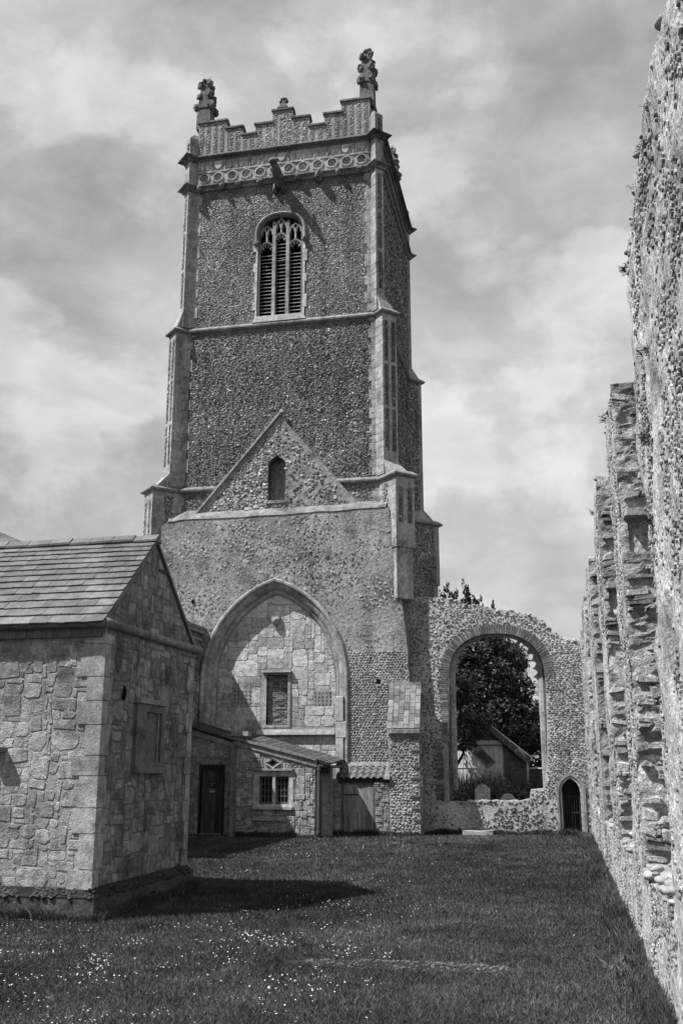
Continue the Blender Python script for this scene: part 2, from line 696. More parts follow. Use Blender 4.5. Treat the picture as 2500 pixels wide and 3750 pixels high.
def clip_convex(poly, region):
    """Sutherland-Hodgman, region convex and counter-clockwise"""
    out = [tuple(q) for q in poly]
    n = len(region)
    for i in range(n):
        ax, ay = region[i]
        bx, by = region[(i + 1) % n]
        inp, out = out, []
        if not inp:
            return []

        def side(q):
            return (bx - ax) * (q[1] - ay) - (by - ay) * (q[0] - ax)
        for j in range(len(inp)):
            p, q = inp[j - 1], inp[j]
            sp, sq = side(p), side(q)
            if (sp >= 0) != (sq >= 0):
                t = sp / (sp - sq)
                out.append((p[0] + t * (q[0] - p[0]), p[1] + t * (q[1] - p[1])))
            if sq >= 0:
                out.append(q)
    return out


def pack(u0, u1, v0, v1, c, sizes, blocked=(), rnd=random):
    """fill a rectangle with random blocks of w x h cells"""
    nu, nv = int(round((u1 - u0) / c)), int(round((v1 - v0) / c))
    occ = np.zeros((nu, nv), bool)
    for (a, b, d, e) in blocked:
        i0, i1 = max(0, int(round((a - u0) / c))), min(nu, int(round((b - u0) / c)))
        j0, j1 = max(0, int(round((d - v0) / c))), min(nv, int(round((e - v0) / c)))
        occ[i0:i1, j0:j1] = True
    res = []
    for j in range(nv):
        for i in range(nu):
            if occ[i, j]:
                continue
            w, h = rnd.choice(sizes)
            run = 0
            while i + run < nu and run < w and not occ[i + run, j]:
                run += 1
            w = run
            hh = 1
            while hh < h and j + hh < nv and not occ[i:i + w, j + hh].any():
                hh += 1
            occ[i:i + w, j:j + hh] = True
            res.append((u0 + i * c, v0 + j * c, w * c, hh * c))
    return res


def stones(name, fr, rects, parent, material, n0, n1, joint=.012, warp=.03, wf=2.2, jit=.012, rnd=random, region=None,
           bev=.015, seed=0, nvar=.012, join=False, chm=(.03, .16)):
    """one object for each stone of a rubble face"""
    mbj = MB() if join else None
    for (u, v, w, h) in rects:
        cx = min(w, h)
        ch = cx * rnd.uniform(*chm)
        j = joint
        pts = [(u + j + ch, v + j), (u + w - j - ch * rnd.uniform(.3, 1), v + j), (u + w - j, v + j + ch), (u + w - j, v + h - j - ch * rnd.uniform(.3, 1)),
               (u + w - j - ch, v + h - j), (u + j + ch * rnd.uniform(.3, 1), v + h - j), (u + j, v + h - j - ch), (u + j, v + j + ch * rnd.uniform(.3, 1))]
        pts = np.array(pts)
        du = fbm(pts[:, 0] * wf, pts[:, 1] * wf, s=seed, oct=2) * warp
        dv = fbm(pts[:, 0] * wf + 40, pts[:, 1] * wf, s=seed + 5, oct=2) * warp
        pts = pts + np.stack([du, dv], 1) + np.array([[rnd.uniform(-jit, jit), rnd.uniform(-jit, jit)] for _ in pts])
        if region is not None:
            pts = clip_convex(pts, region)
            if len(pts) < 3 or abs(area2(pts)) < .004:
                continue
        V, F = prism(fr, pts, n0, n1 + rnd.uniform(-nvar, nvar), min(bev, cx * .2))
        if join:
            mbj.add(V, F)
        else:
            obj(name, (V, F), material, parent)
    return mbj


def rough_box(x0, x1, y0, y1, z0, z1, res, amp, seed=0, topvar=0., topf=1.2, freq=3., sides='xXyYZ'):
    """subdivided box pushed about by noise that depends on position only"""
    mb = MB()

    def lin(a, b):
        return np.linspace(a, b, max(2, int(math.ceil((b - a) / res)) + 1))
    xs, ys, zs = lin(x0, x1), lin(y0, y1), lin(z0, z1)

    def warp(P):
        x, y, z = P[..., 0], P[..., 1], P[..., 2]
        w = np.clip((z - z0) / (z1 - z0), 0, 1)
        dz = topvar * fbm(x * topf + 7, y * topf, s=seed + 3, oct=3) * w
        o = np.stack([fbm(x * freq, y * freq, z * freq, s=seed, oct=4), fbm(x * freq + 31, y * freq, z * freq, s=seed + 1, oct=4),
                      fbm(x * freq + 77, y * freq, z * freq, s=seed + 2, oct=4) * (w > 0)], -1) * amp
        o[..., 2] += dz
        return P + o

    def g(f, A, B, flip):
        a, b = np.meshgrid(A, B, indexing='ij')
        mb.grid(warp(f(a, b)), flip)
    st = lambda *q: np.stack([np.broadcast_to(t, q[-1].shape if hasattr(q[-1], 'shape') else q[0].shape) for t in q], -1)
    if 'x' in sides:
        g(lambda a, b: np.stack([np.full(a.shape, x0), a, b], -1), ys, zs, True)
    if 'X' in sides:
        g(lambda a, b: np.stack([np.full(a.shape, x1), a, b], -1), ys, zs, False)
    if 'y' in sides:
        g(lambda a, b: np.stack([a, np.full(a.shape, y0), b], -1), xs, zs, False)
    if 'Y' in sides:
        g(lambda a, b: np.stack([a, np.full(a.shape, y1), b], -1), xs, zs, True)
    if 'Z' in sides:
        g(lambda a, b: np.stack([a, b, np.full(a.shape, z1)], -1), xs, ys, False)
    return mb


def arch_pts(xl, xr, zs, za, n=14, z0=None):
    """pointed arch line from left foot to right foot"""
    w = (xr - xl) / 2
    xc = (xl + xr) / 2
    r = za - zs
    if r < w:
        rr = w
        sg = lambda q, e: math.copysign(abs(q) ** e, q)
        a = [(xc - w * sg(math.cos(t), .86), zs + r * sg(math.sin(t), .86)) for t in np.linspace(0, math.pi, 2 * n + 1)]
        pts = a
    else:
        Rr = (w * w + r * r) / (2 * w)
        cl = xl + Rr
        t1 = math.atan2(r, xc - cl)
        L_ = [(cl + Rr * math.cos(t), zs + Rr * math.sin(t)) for t in np.linspace(math.pi, t1, n + 1)]
        Rt = [(2 * xc - x, z) for x, z in L_[::-1][1:]]
        pts = L_ + Rt
    if z0 is not None:
        pts = [(xl, z0)] + pts + [(xr, z0)]
    return pts


def path_normals(pts):
    p = np.asarray(pts, float)
    d = np.diff(p, axis=0)
    d /= np.linalg.norm(d, axis=1, keepdims=True)
    nn = np.stack([-d[:, 1], d[:, 0]], 1)
    out = np.zeros_like(p)
    out[0], out[-1] = nn[0], nn[-1]
    for i in range(1, len(p) - 1):
        m = nn[i - 1] + nn[i]
        m /= np.linalg.norm(m)
        out[i] = m / max(.4, np.dot(m, nn[i]))
    return out


def offset(pts, r):
    return np.asarray(pts) + path_normals(pts) * r


def sweep(fr, pts, prof, closed_prof=True):
    """profile [(radial, n)] along a 2D path (left to right over the top: +radial is outside)"""
    p = np.asarray(pts, float)
    nn = path_normals(p)
    k = len(prof)
    V, F = [], []
    for i in range(len(p)):
        for r, n in prof:
            q = p[i] + nn[i] * r
            V.append(fr.P(q[0], q[1], n))
    V = np.array(V).reshape(-1, 3)
    m = k if closed_prof else k - 1
    for i in range(len(p) - 1):
        for j in range(m):
            F.append((i * k + j, i * k + (j + 1) % k, (i + 1) * k + (j + 1) % k, (i + 1) * k + j))
    if closed_prof:
        F.append(tuple(range(k))[::-1])
        F.append(tuple(range((len(p) - 1) * k, len(p) * k)))
    return V, F


def resample(pts, step):
    p = np.asarray(pts, float)
    l = np.concatenate([[0], np.cumsum(np.linalg.norm(np.diff(p, axis=0), axis=1))])
    return l[-1], lambda a, b, n: np.stack([np.interp(np.linspace(a, b, n), l, p[:, 0]), np.interp(np.linspace(a, b, n), l, p[:, 1])], 1)


def arch_stones(name, fr, pts, prof, parent, material, ln, gap=.006, rnd=random):
    L_, f = resample(pts, ln)
    n = max(1, int(round(L_ / ln)))
    n += 1 - n % 2
    cuts = [L_ * i / n for i in range(n + 1)]
    p = np.asarray(pts, float)
    l = np.concatenate([[0], np.cumsum(np.linalg.norm(np.diff(p, axis=0), axis=1))])
    for i in range(n):
        a, b = cuts[i] + gap / 2, cuts[i + 1] - gap / 2
        ends = f(a, b, 2)
        sub = np.concatenate([ends[:1], p[(l > a + .02) & (l < b - .02)], ends[1:]])
        V, F = sweep(fr, sub, prof)
        obj(name, (V, F), material, parent)


def ragged(pts, step, amp, seed=0):
    """roughen an open outline"""
    L_, f = resample(pts, step)
    n = max(2, int(L_ / step))
    q = f(0, L_, n)
    q = q + np.stack([fbm(q[:, 0] * 2.1 + seed, q[:, 1] * 2.1, s=seed), fbm(q[:, 0] * 2.1, q[:, 1] * 2.1 + 50, s=seed + 9)], 1) * amp
    return [tuple(a) for a in q]

# ================================================================== ground
g = MB()
g.add([(-400, -150, 0), (400, -150, 0), (400, 900, 0), (-400, 900, 0)], [(0, 1, 2, 3)])
structure(obj('ground', g, 'soil'))

# ================================================================== church tower
XC = -11.02
TX0, TX1, TY0, TY1 = XC - 4.55, XC + 4.55, 38.6, 46.8
WIN = (-11.97, -10.08, 21.55, 25.58, 26.42)          # opening: left, right, sill, spring, apex


def build_tower():
    T = thing('church_tower', 'tall flint church tower with stepped parapet and corner pinnacles', 'church tower', (XC, 42.7, 0))
    fr = front(TY0)
    wpts = arch_pts(WIN[0], WIN[1], WIN[3], WIN[4], 12, WIN[2])
    niche = [(-11.37, 13.12), (-11.37, 14.75), (-11.28, 14.92), (-11.0, 15.12), (-10.7, 14.92), (-10.6, 14.75), (-10.6, 13.12)]
    outer = [(TX0, 0), (TX1, 0), (TX1, 30), (TX0, 30)]
    mb = MB()
    mb.add(*slab(fr, outer, [wpts, niche], -.7, 0))
    mb.box(TX1 - .7, TX1, TY0 + .7, TY1, 0, 30)
    mb.box(TX0, TX0 + .7, TY0 + .7, TY1, 0, 30)
    mb.box(TX0 + .7, TX1 - .7, TY1 - .7, TY1, 0, 30)
    mb.box(TX0 + .7, TX1 - .7, TY0 + .7, TY1 - .7, 29.6, 29.9)
    shaft = obj('wall', mb, 'tower_mortar', T)
    # niche back and its rubble
    obj('niche_back', MB().box(-11.5, -10.45, TY0 + .38, TY0 + .5, 13., 15.3), 'render', shaft)
    obj('niche_sill', MB().box(-11.42, -10.52, TY0 - .24, TY0 + .36, 13.02, 13.14), 'ashlar', shaft)
    scar = [(-14.55, 12.55), (-7.45, 12.55), (-7.45, 12.75), (-10.86, 16.85), (-14.55, 12.75)]
    inscar = in_poly([(-14.62, 12.4), (-7.35, 12.4), (-7.35, 12.8), (-10.86, 17.0), (-14.62, 12.8)])
    inwin = in_poly(list(offset(wpts, .30)) + [])

    fl = Flints()
    def m(u, v):
        return ~inscar(u, v) & ~inwin(u, v) & ~((np.abs(v - 21.13) < .12)) & ~((u > WIN[0] - .3) & (u < WIN[1] + .3) & (v > 21) & (v < 21.75))
    fl.field(fr, -15.1, -6.93, 21.2, 28.25, .108, .068, m, h=.010, colf=col_upper, flat=.75, tilt=.3, jit=.42)
    fl.field(fr, -15.1, -6.8, 12.3, 21.1, .118, .075, m, h=.013, colf=col_dark, flat=.75, tilt=.35, jit=.42)
    fs = east(TX1)
    fl.field(fs, TY0 + .3, TY1 - .3, 9.5, 28.3, .15, .12, None, h=.03, colf=col_dark, tilt=.3, jit=.35)
    fl.build('flint_facing', 'flint_dark', shaft, label='dark knapped flint facing with scattered white flints')

    # old roof scar on the front
    sp = Flints()
    sm = MB()
    nh = niche
    sm.add(*slab(fr, scar, [nh], -.02, .18))
    sc = obj('roof_scar', sm, 'render', T, label='pale rubble gable scar of a lost roof with a pointed niche')
    f2 = Fr((0, TY0 - .18, 0), (1, 0, 0), (0, 0, 1), (0, -1, 0))
    inn = in_poly(nh)
    ins2 = in_poly([(-14.3, 12.6), (-7.65, 12.6), (-10.86, 16.6)])
    sp.field(f2, -14.5, -7.4, 12.6, 16.8, .15, .11, lambda u, v: ins2(u, v) & ~inn(u, v) & (fbm(u * 1.3, v * 1.3, s=4) + .75 * (u < -10.9) + .3 > rng.uniform(-.5, 1.2, np.shape(u))),
             h=.03, colf=col_mid, jit=.4)
    sp.build('flint_rubble', 'flint', sc)
    a = MB()
    a.add(*prism(fr, [(-14.62, 12.6), (-14.53, 12.6), (-10.85, 16.92), (-10.90, 17.0)], 0, .30, .02))
    obj('drip_stone', a, 'ashlar', sc)
    for (x, z, w, h) in ((-12.35, 12.78, .34, .14), (-11.95, 12.84, .26, .16), (-10.9, 16.98, .2, .16)):
        obj('pale_stone', prism(f2, [(x, z), (x + w, z + .02), (x + w - .04, z + h), (x + .05, z + h - .02)], -.02, .06, .02), 'ashlar_pale', sc)

    # ---------------- belfry window
    Wd = obj('belfry_window', MB().add(*sweep(fr, wpts, [(0, -.42), (0, -.12), (.06, -.02), (.10, .03), (.13, .03), (.13, -.42)])), 'ashlar', T,
             label='three light belfry window with wooden louvres and stone tracery')
    # hood mould
    hood = arch_pts(WIN[0] - .11, WIN[1] + .11, WIN[3] - .02, WIN[4] + .1, 12, WIN[3] - .42)
    obj('hood_mould', sweep(fr, hood, [(0, 0), (0, .10), (.05, .15), (.11, .12), (.11, 0)]), 'ashlar', Wd)
    for x in (WIN[0] - .17, WIN[1] + .17):
        obj('label_stop', MB().blob((x, TY0 - .13, WIN[3] - .45), (.12, .13, .12), seed=int(x * 10) % 50, rough=.5, sub=2), 'ashlar_dark', Wd)
    # jamb quoins, long and short
    for sx in (-1, 1):
        z = WIN[2] - .1
        i = 0
        while z < WIN[3] - .6:
            h = random.uniform(.38, .7)
            w = (.07, .17)[i % 2] + random.uniform(0, .05)
            x = WIN[0] - .1 if sx < 0 else WIN[1] + .1
            u0, u1 = (x - w, x) if sx < 0 else (x, x + w)
            z1 = min(z + h, WIN[3] - .42)
            obj('jamb_stone', prism(fr, [(u0, z), (u1, z), (u1, z1 - .012), (u0 + random.uniform(-.02, .02), z1 - .012)], -.05, .045, .01), 'ashlar_pale', Wd)
            z = z1
            i += 1
    obj('sill', MB().add(*prism(fr, [(WIN[0] - .28, 21.3), (WIN[1] + .28, 21.3), (WIN[1] + .12, 21.58), (WIN[0] - .12, 21.58)], -.3, .13, .03)), 'ashlar_pale', Wd)
    ww = WIN[1] - WIN[0]
    lw = ww / 3
    ml = [WIN[0] + lw, WIN[0] + 2 * lw]
    for x in ml:
        top = 26.25
        V, F = prism(Fr((x, TY0, 0), (1, 0, 0), (0, 0, 1), (0, -1, 0)), [(-.075, 21.55), (.075, 21.55), (.075, top), (-.075, top)], -.32, -.02, .05)
        obj('mullion', (V, F), 'ashlar', Wd)
    lights = [(WIN[0], ml[0] - .06, 24.85, 25.2), (ml[0] + .06, ml[1] - .06, 25.25, 25.6), (ml[1] + .06, WIN[1], 24.85, 25.2)]
    for i, (a_, b_, zs, za) in enumerate(lights):
        ap = arch_pts(a_, b_, zs, za, 6)
        # arch head of the light with a panel of wall above its shoulders
        obj('light_head', sweep(fr, ap, [(0, -.34), (0, -.04), (.07, -.02), (.09, -.34)]), 'ashlar', Wd)
        for s_ in (.2, .4, .6, .8):
            L_, f = resample(ap, .1)
            q = f(L_ * s_, L_ * s_ + .01, 2)[0]
            c = np.array(((a_ + b_) / 2, zs - .05))
            d = (c - q) / np.linalg.norm(c - q)
            n_ = np.array((-d[1], d[0]))
            tri = [tuple(q + n_ * .06), tuple(q + d * .16), tuple(q - n_ * .06)]
            obj('cusp', prism(fr, tri, -.26, -.10), 'ashlar', Wd)
        # upper tracery: two narrow lights over each
        xm = (a_ + b_) / 2
        ztop = 25.72 if i != 1 else 26.0
        obj('tracery_mullion', prism(fr, [(xm - .035, za), (xm + .035, za), (xm + .035, ztop), (xm - .035, ztop)], -.26, -.03, .02), 'ashlar', Wd)
        for q0, q1 in ((a_, xm), (xm, b_)):
            t0 = arch_pts(q0 + .02, q1 - .02, ztop - .12, ztop + .2, 5)
            V, F = sweep(fr, t0, [(-.03, -.26), (-.03, -.03), (.045, -.02), (.05, -.26)])
            obj('tracery_arch', (V, F), 'ashlar', Wd)
            xq = (q0 + q1) / 2
            t1 = MB().bar((xq, TY0 + .12, ztop + .16), (xq + (.16 if xq < xm else -.16) * (1 if i == 1 else 1), TY0 + .12, ztop + .42 if i == 1 else ztop + .36), .18, .05, up=(1, 0, 0))
            obj('tracery_bar', t1, 'ashlar', Wd)
        # louvres
        z = 21.75
        k = 0
        lm = bpy.data.meshes.new('louvre')
        V, F = MB().hexa([(-.5, -.13, -.09), (.5, -.13, -.09), (.5, .12, .065), (-.5, .12, .065)], [(-.5, -.13, -.062), (.5, -.13, -.062), (.5, .12, .095), (-.5, .12, .095)]).v[0], None
        hx = MB().hexa([(-.5, -.13, -.09), (.5, -.13, -.09), (.5, .12, .065), (-.5, .12, .065)], [(-.5, -.13, -.062), (.5, -.13, -.062), (.5, .12, .095), (-.5, .12, .095)])
        fast_mesh(lm, hx.v[0], hx.f, None, False)
        lm.materials.append(MAT['timber_pale'])
        while z < zs - .05:
            o = obj('louvre', lm, None, Wd, loc=((a_ + b_) / 2, TY0 + .26, z))
            o.scale = (b_ - a_ + .02, 1, 1)
            o.rotation_euler = (0, random.uniform(-.012, .012), 0)
            if i == 1 and k == 15:
                o.rotation_euler = (R(-25), R(-4), 0)
            z += .172
            k += 1
        obj('interior_shade', MB().box(a_ - .05, b_ + .05, TY0 + .52, TY0 + .55, 21.4, 26.3), 'void', Wd)  # black sheet added behind the louvres for the unlit inside

    # ---------------- corner buttresses
    stages = [(28.35, 21.35, .42, .42, 3.97 + .10), (21.2, 14.0, .57, .72, 4.22), (13.75, 10.85, 1.17, .90, 4.34), (10.85, 8.8, 1.05, .80, 4.40)]
    mir = [(1, -1), (-1, -1), (1, 1), (-1, 1)]

    def plan(sx, sy, out, w, ax):
        cy = TY0 if sy < 0 else TY1
        d = np.array((.7071, -.7071))
        s_ = np.array((.7071, .7071))
        A = np.array((ax, 0.))
        E1 = A + d * out
        E2 = E1 + s_ * w
        B = E2 - d * (out + .7)
        A2 = A - d * .5
        pts = [A2, E1, E2, B]
        return [(XC + sx * p[0], cy + (p[1] if sy < 0 else -p[1])) for p in pts]
    bt = []
    for sx, sy in mir:
        bm_ = MB()
        P = None
        for zi, (z1, z0, out, w, ax) in enumerate(stages):
            q = plan(sx, sy, out, w, ax)
            bm_.hexa([(x, y, z0) for x, y in q], [(x, y, z1) for x, y in q])
            if P is not None:      # weathering slope up to the stage above
                up = P
                hh = (.85, .8, .1)[zi - 1]
                bm_.hexa([(x, y, z1) for x, y in q], [(x, y, z1 + hh) for x, y in up])
            P = q
        b = obj('buttress', bm_, 'ashlar', T)
        bt.append((b, sx, sy))
        # flushwork flint panels on the end face and string mouldings
        if sy < 0 or sx > 0:
            pf = Flints()
            pb = MB()
            for zi, (z1, z0, out, w, ax) in enumerate(stages[:3]):
                q = plan(sx, sy, out, w, ax)
                e1, e2 = np.array(q[1]), np.array(q[2])
                if sx * sy > 0:
                    e1, e2 = e2, e1
                U = (e2 - e1) / np.linalg.norm(e2 - e1)
                nn = np.array((sx, sy)) * .7071
                f3 = Fr((e1[0], e1[1], 0), (U[0], U[1], 0), (0, 0, 1), (nn[0], nn[1], 0))
                np_ = (1, 2, 2)[zi]
                ww_ = np.linalg.norm(e2 - e1)
                lo, hi = z0 + .9, z1 - .35
                nseg = 3 if zi < 2 else 1
                pw = ww_ / (np_ + .0) * .52
                for k in range(np_):
                    uc = ww_ * (k + .5) / np_
                    for sg in range(nseg):
                        za_, zb_ = lo + (hi - lo) * sg / nseg + .08, lo + (hi - lo) * (sg + 1) / nseg - .08
                        obj('flint_panel', prism(f3, [(uc - pw / 2, za_), (uc + pw / 2, za_), (uc + pw / 2, zb_), (uc - pw / 2, zb_)], -.01, .006), 'tower_mortar', b)
                        pf.field(Fr(f3.o + f3.N * .006, f3.U, f3.V, f3.N), uc - pw / 2, uc + pw / 2, za_, zb_, .12, .1, None, h=.02, colf=col_dark)
            pf.build('flint_facing', 'flint_dark', b)
            if sx > 0 and sy > 0:
                sf = Flints()
                for zi, (z1, z0, out, w, ax) in enumerate(stages):
                    q = plan(sx, sy, out, w, ax)
                    e2, bq = np.array(q[2]), np.array(q[3])
                    U = (e2 - bq) / np.linalg.norm(e2 - bq)
                    f3 = Fr((bq[0], bq[1], 0), (U[0], U[1], 0), (0, 0, 1), (.7071, -.7071, 0))
                    sf.field(f3, .0, np.linalg.norm(e2 - bq) - .22, z0 + .05, z1 - .05, .13, .09, None, h=.03, colf=col_dark, jit=.4)
                sf.build('side_flint', 'flint_dark', b)
            # ashlar joints on the buttress: long and short quoin blocks on the lit faces
        if sy < 0:
            for zi, (z1, z0, out, w, ax) in enumerate(stages[:3]):
                q = plan(sx, sy, out, w, ax)
                A_, e1 = np.array((XC + sx * ax, TY0)), np.array(q[1])
                U = (e1 - A_) / np.linalg.norm(e1 - A_)
                nn = np.array((-sx, -1)) * .7071
                f3 = Fr((A_[0], A_[1], 0), (U[0], U[1], 0), (0, 0, 1), (nn[0], nn[1], 0))
                z = z0 + .05
                i = 0
                while z < z1 - .1:
                    h = random.uniform(.3, .62)
                    zt = min(z + h, z1 - .02)
                    cuts = [.0, out] if i % 2 else [0., out * random.uniform(.4, .6), out]
                    for a_, b_ in zip(cuts[:-1], cuts[1:]):
                        obj('ashlar_block', prism(f3, [(a_ + .004, z), (b_ - .004, z), (b_ - .004, zt - .01), (a_ + .004, zt - .01)], -.02, .012, .006), 'ashlar', b)
                    # quoin strip lying on the wall beside it
                    qw = (.16, .27)[i % 2]
                    xa = XC + sx * ax
                    x0, x1 = (xa - qw, xa - .005) if sx > 0 else (xa + .005, xa + qw)
                    obj('quoin', prism(fr, [(x0, z), (x1, z), (x1, zt - .01), (x0, zt - .01)], -.02, .022, .006), 'ashlar', b)
                    z = zt
                    i += 1
                if zi == 2:
                    Flints().field(Fr(f3.o + f3.N * .012, f3.U, f3.V, f3.N), out * .2, out * .55, z0 + .3, z1 - .1, .12, .09, None, h=.03, colf=col_dark, jit=.35).build('flint_strip', 'flint_dark', b)
    # ---------------- string courses
    def ring(z, prof, name, st, skip=None):
        """a moulding that runs round the wall and the buttresses"""
        z1, z0, out, w, ax = st
        pts = []
        for sx, sy in ((-1, -1), (1, -1), (1, 1), (-1, 1)):
            cy = TY0 if sy < 0 else TY1
            d = np.array((.7071, -.7071)); s_ = np.array((.7071, .7071))
            A = np.array((ax, 0.)); E1 = A + d * out; E2 = E1 + s_ * w
            Bq = E2 - d * out
            Bq = np.array((4.55, Bq[1] + (Bq[0] - 4.55)))
            cor = [(XC + sx * p[0], cy + (p[1] if sy < 0 else -p[1])) for p in (A, E1, E2, Bq)]
            if sx * sy > 0:
                cor = cor[::-1]
            pts += cor
        p = np.array(pts)
        n = len(p)
        # outward normals
        mb = MB()
        k = len(prof)
        V = []
        for i in range(n):
            d1 = p[i] - p[i - 1]; d2 = p[(i + 1) % n] - p[i]
            d1 /= np.linalg.norm(d1); d2 /= np.linalg.norm(d2)
            n1 = np.array((d1[1], -d1[0])); n2 = np.array((d2[1], -d2[0]))
            m_ = n1 + n2
            m_ /= np.linalg.norm(m_)
            m_ /= max(.5, np.dot(m_, n1))
            for r, dz in prof:
                q = p[i] + m_ * r
                V.append((q[0], q[1], z + dz))
        F = []
        for i in range(n):
            if i == skip:
                continue
            for j in range(k):
                a0, b0 = i * k + j, i * k + (j + 1) % k
                a1, b1 = ((i + 1) % n) * k + j, ((i + 1) % n) * k + (j + 1) % k
                F.append((a0, b0, b1, a1))
        mb.add(V, F)
        return obj(name, mb, 'ashlar_grey', T)
    drip = [(-.05, -.12), (.05, -.12), (.14, -.06), (.15, 0), (-.02, .16), (-.05, .16)]
    ring(21.2, drip, 'string_course', stages[1])
    lower = ring(13.85, drip, 'string_course', stages[2], skip=3)
    for xa, xb in ((XC - 4.35, -13.45), (-8.5, XC + 4.35)):
        V = [(x, TY0 - r, 13.85 + dz) for x in (xa, xb) for r, dz in drip]
        k = len(drip)
        obj('string_course', (V, [(j, (j + 1) % k, k + (j + 1) % k, k + j) for j in range(k)] + [tuple(range(k))[::-1], tuple(range(k, 2 * k))]), 'ashlar_grey', T)
    big = [(-.05, -.16), (.08, -.16), (.12, -.04), (.26, .02), (.26, .07), (.02, .2), (-.05, .2)]
    ring(28.3, big, 'string_course', stages[0]).data.materials[0] = MAT['ashlar_dark']
    ring(29.82, [(-.05, -.14), (.06, -.14), (.1, -.02), (.3, .02), (.3, .06), (.0, .28), (-.05, .28)], 'cornice', stages[0]).data.materials[0] = MAT['lichen_stone']
    # the band carries on round the corner piers up to the parapet caps
    cp = MB()
    for sx, sy in mir:
        q = plan(sx, sy, .42, .42, 4.07)
        cp = MB().hexa([(x, y, 28.35) for x, y in q], [(x, y, 30.95) for x, y in q])
        tip = np.mean(np.array(q), 0)
        q2 = [tuple(tip * .45 + np.array(a) * .55) for a in q]
        cp.hexa([(x, y, 30.95) for x, y in q], [(x, y, 31.22) for x, y in q2])
        po = obj('corner_pier', cp, 'ashlar', T)
        if sy < 0:
            e1, e2 = np.array(q[1]), np.array(q[2])
            if sx * sy > 0:
                e1, e2 = e2, e1
            U = (e2 - e1) / np.linalg.norm(e2 - e1)
            nn = np.array((sx, sy)) * .7071
            f3 = Fr((e1[0] + nn[0] * .006, e1[1] + nn[1] * .006, 0), (U[0], U[1], 0), (0, 0, 1), (nn[0], nn[1], 0))
            Flints().field(f3, .1, .32, 30.1, 30.8, .11, .09, None, h=.02, colf=col_dark).build('flint_facing', 'flint_dark', po)

    # ---------------- carved band
    fb = Fr((0, TY0 - .06, 0), (1, 0, 0), (0, 0, 1), (0, -1, 0))
    BX0, BX1 = -15.05, -6.98
    band = obj('carved_band', MB().add(*prism(front(TY0), [(BX0, 28.42), (BX1, 28.42), (BX1, 29.8), (BX0, 29.8)], 0, .06)), 'ashlar', T,
               label='carved stone band of roundels below a row of shields')
    nq = 12
    st = (BX1 - BX0) / nq

    def circle(cx, cz, r, n=20):
        return [(cx - r * math.cos(t), cz + r * math.sin(t)) for t in np.linspace(0, 2 * math.pi, n + 1)]
    rm = None
    for i in range(nq):
        cx = BX0 + st * (i + .5)
        cz = 28.8
        obj('roundel', sweep(fb, circle(cx, cz, .23), [(-.035, -.01), (-.02, .055), (.02, .055), (.035, -.01)]), 'ashlar_pale', band)
        q = MB()
        for a_ in range(4):
            t = math.pi / 4 + a_ * math.pi / 2
            c2 = (cx + .11 * math.cos(a_ * math.pi / 2), cz + .11 * math.sin(a_ * math.pi / 2))
            q.add(*sweep(fb, circle(c2[0], c2[1], .085, 8), [(-.015, -.01), (0, .035), (.015, -.01)]))
        obj('quatrefoil', q, 'ashlar', band)
        if i < nq - 1:
            xs = np.linspace(cx + .2, cx + st - .2, 8)
            cur = [(x, cz + .2 * math.cos((x - xs[0]) / (xs[-1] - xs[0]) * math.pi)) for x in xs]
            obj('scroll', sweep(fb, cur, [(-.02, -.01), (-.01, .045), (.01, .045), (.02, -.01)]), 'ashlar_pale', band)
    obj('band_fillet', MB().add(*prism(fb, [(BX0, 29.07), (BX1, 29.07), (BX1, 29.13), (BX0, 29.13)], -.01, .05)), 'ashlar', band)
    for x in np.linspace(BX0 + .1, BX1 - .1, 14):
        obj('band_post', prism(fb, [(x - .022, 29.13), (x + .022, 29.13), (x + .022, 29.7), (x - .022, 29.7)], -.01, .05), 'ashlar', band)
    for x in (-14.05, XC, -8.05):
        sh = [(x - .19, 29.62), (x - .19, 29.4), (x - .1, 29.24), (x, 29.17), (x + .1, 29.24), (x + .19, 29.4), (x + .19, 29.62)]
        obj('shield', prism(fb, sh, -.01, .075, .02), 'ashlar_pale', band)
    x = BX0 + .2
    while x < BX1 - .2:
        if min(abs(x - a_) for a_ in (-14.05, XC, -8.05)) > .32:
            obj('zigzag_stone', prism(fb, [(x - .12, 29.36), (x, 29.22), (x + .12, 29.36), (x, 29.5)], -.01, .03, .012), 'ashlar_pale', band)
        x += .27
    # weathered frieze stones in the upper half
    # ---------------- grotesque heads under the band
    for i, x in enumerate((-14.9, -13.8, -13.0, -12.0, -10.2, -9.25, -8.35, -7.4)):
        r = .13 if i != 5 else .22
        hb = MB().blob((x, TY0 - .22, 28.22 - (.08 if i == 5 else 0)), (r, r * 1.1, r * 1.25), seed=i + 3, rough=.55, sub=2)
        hb.blob((x, TY0 - .22 - r * .9, 28.2 - (.08 if i == 5 else 0)), (r * .35, r * .4, r * .45), seed=i + 23, rough=.4)
        obj('carved_head', hb, 'ashlar_dark', T)
    for i, (x, y) in enumerate(((-15.35, TY0 - .25), (-6.72, TY0 - .3))):
        obj('carved_head', MB().blob((x, y, 28.3), (.2, .2, .2), seed=40 + i, rough=.6, sub=2), 'ashlar_dark', T)
    # gargoyle leaning out over the middle
    gm = MB()
    pts = [(-11.06, TY0 + .05, 28.0), (-11.07, TY0 - .3, 28.05), (-11.08, TY0 - .62, 28.25), (-11.1, TY0 - .85, 28.42), (-11.12, TY0 - 1.02, 28.5)]
    gm.tube(pts, [.26, .24, .23, .19, .15], 9)
    gm.blob((-11.12, TY0 - 1.05, 28.55), (.2, .24, .2), seed=5, rough=.5, sub=2)
    gm.blob((-11.12, TY0 - 1.28, 28.48), (.12, .13, .11), seed=6, rough=.3)
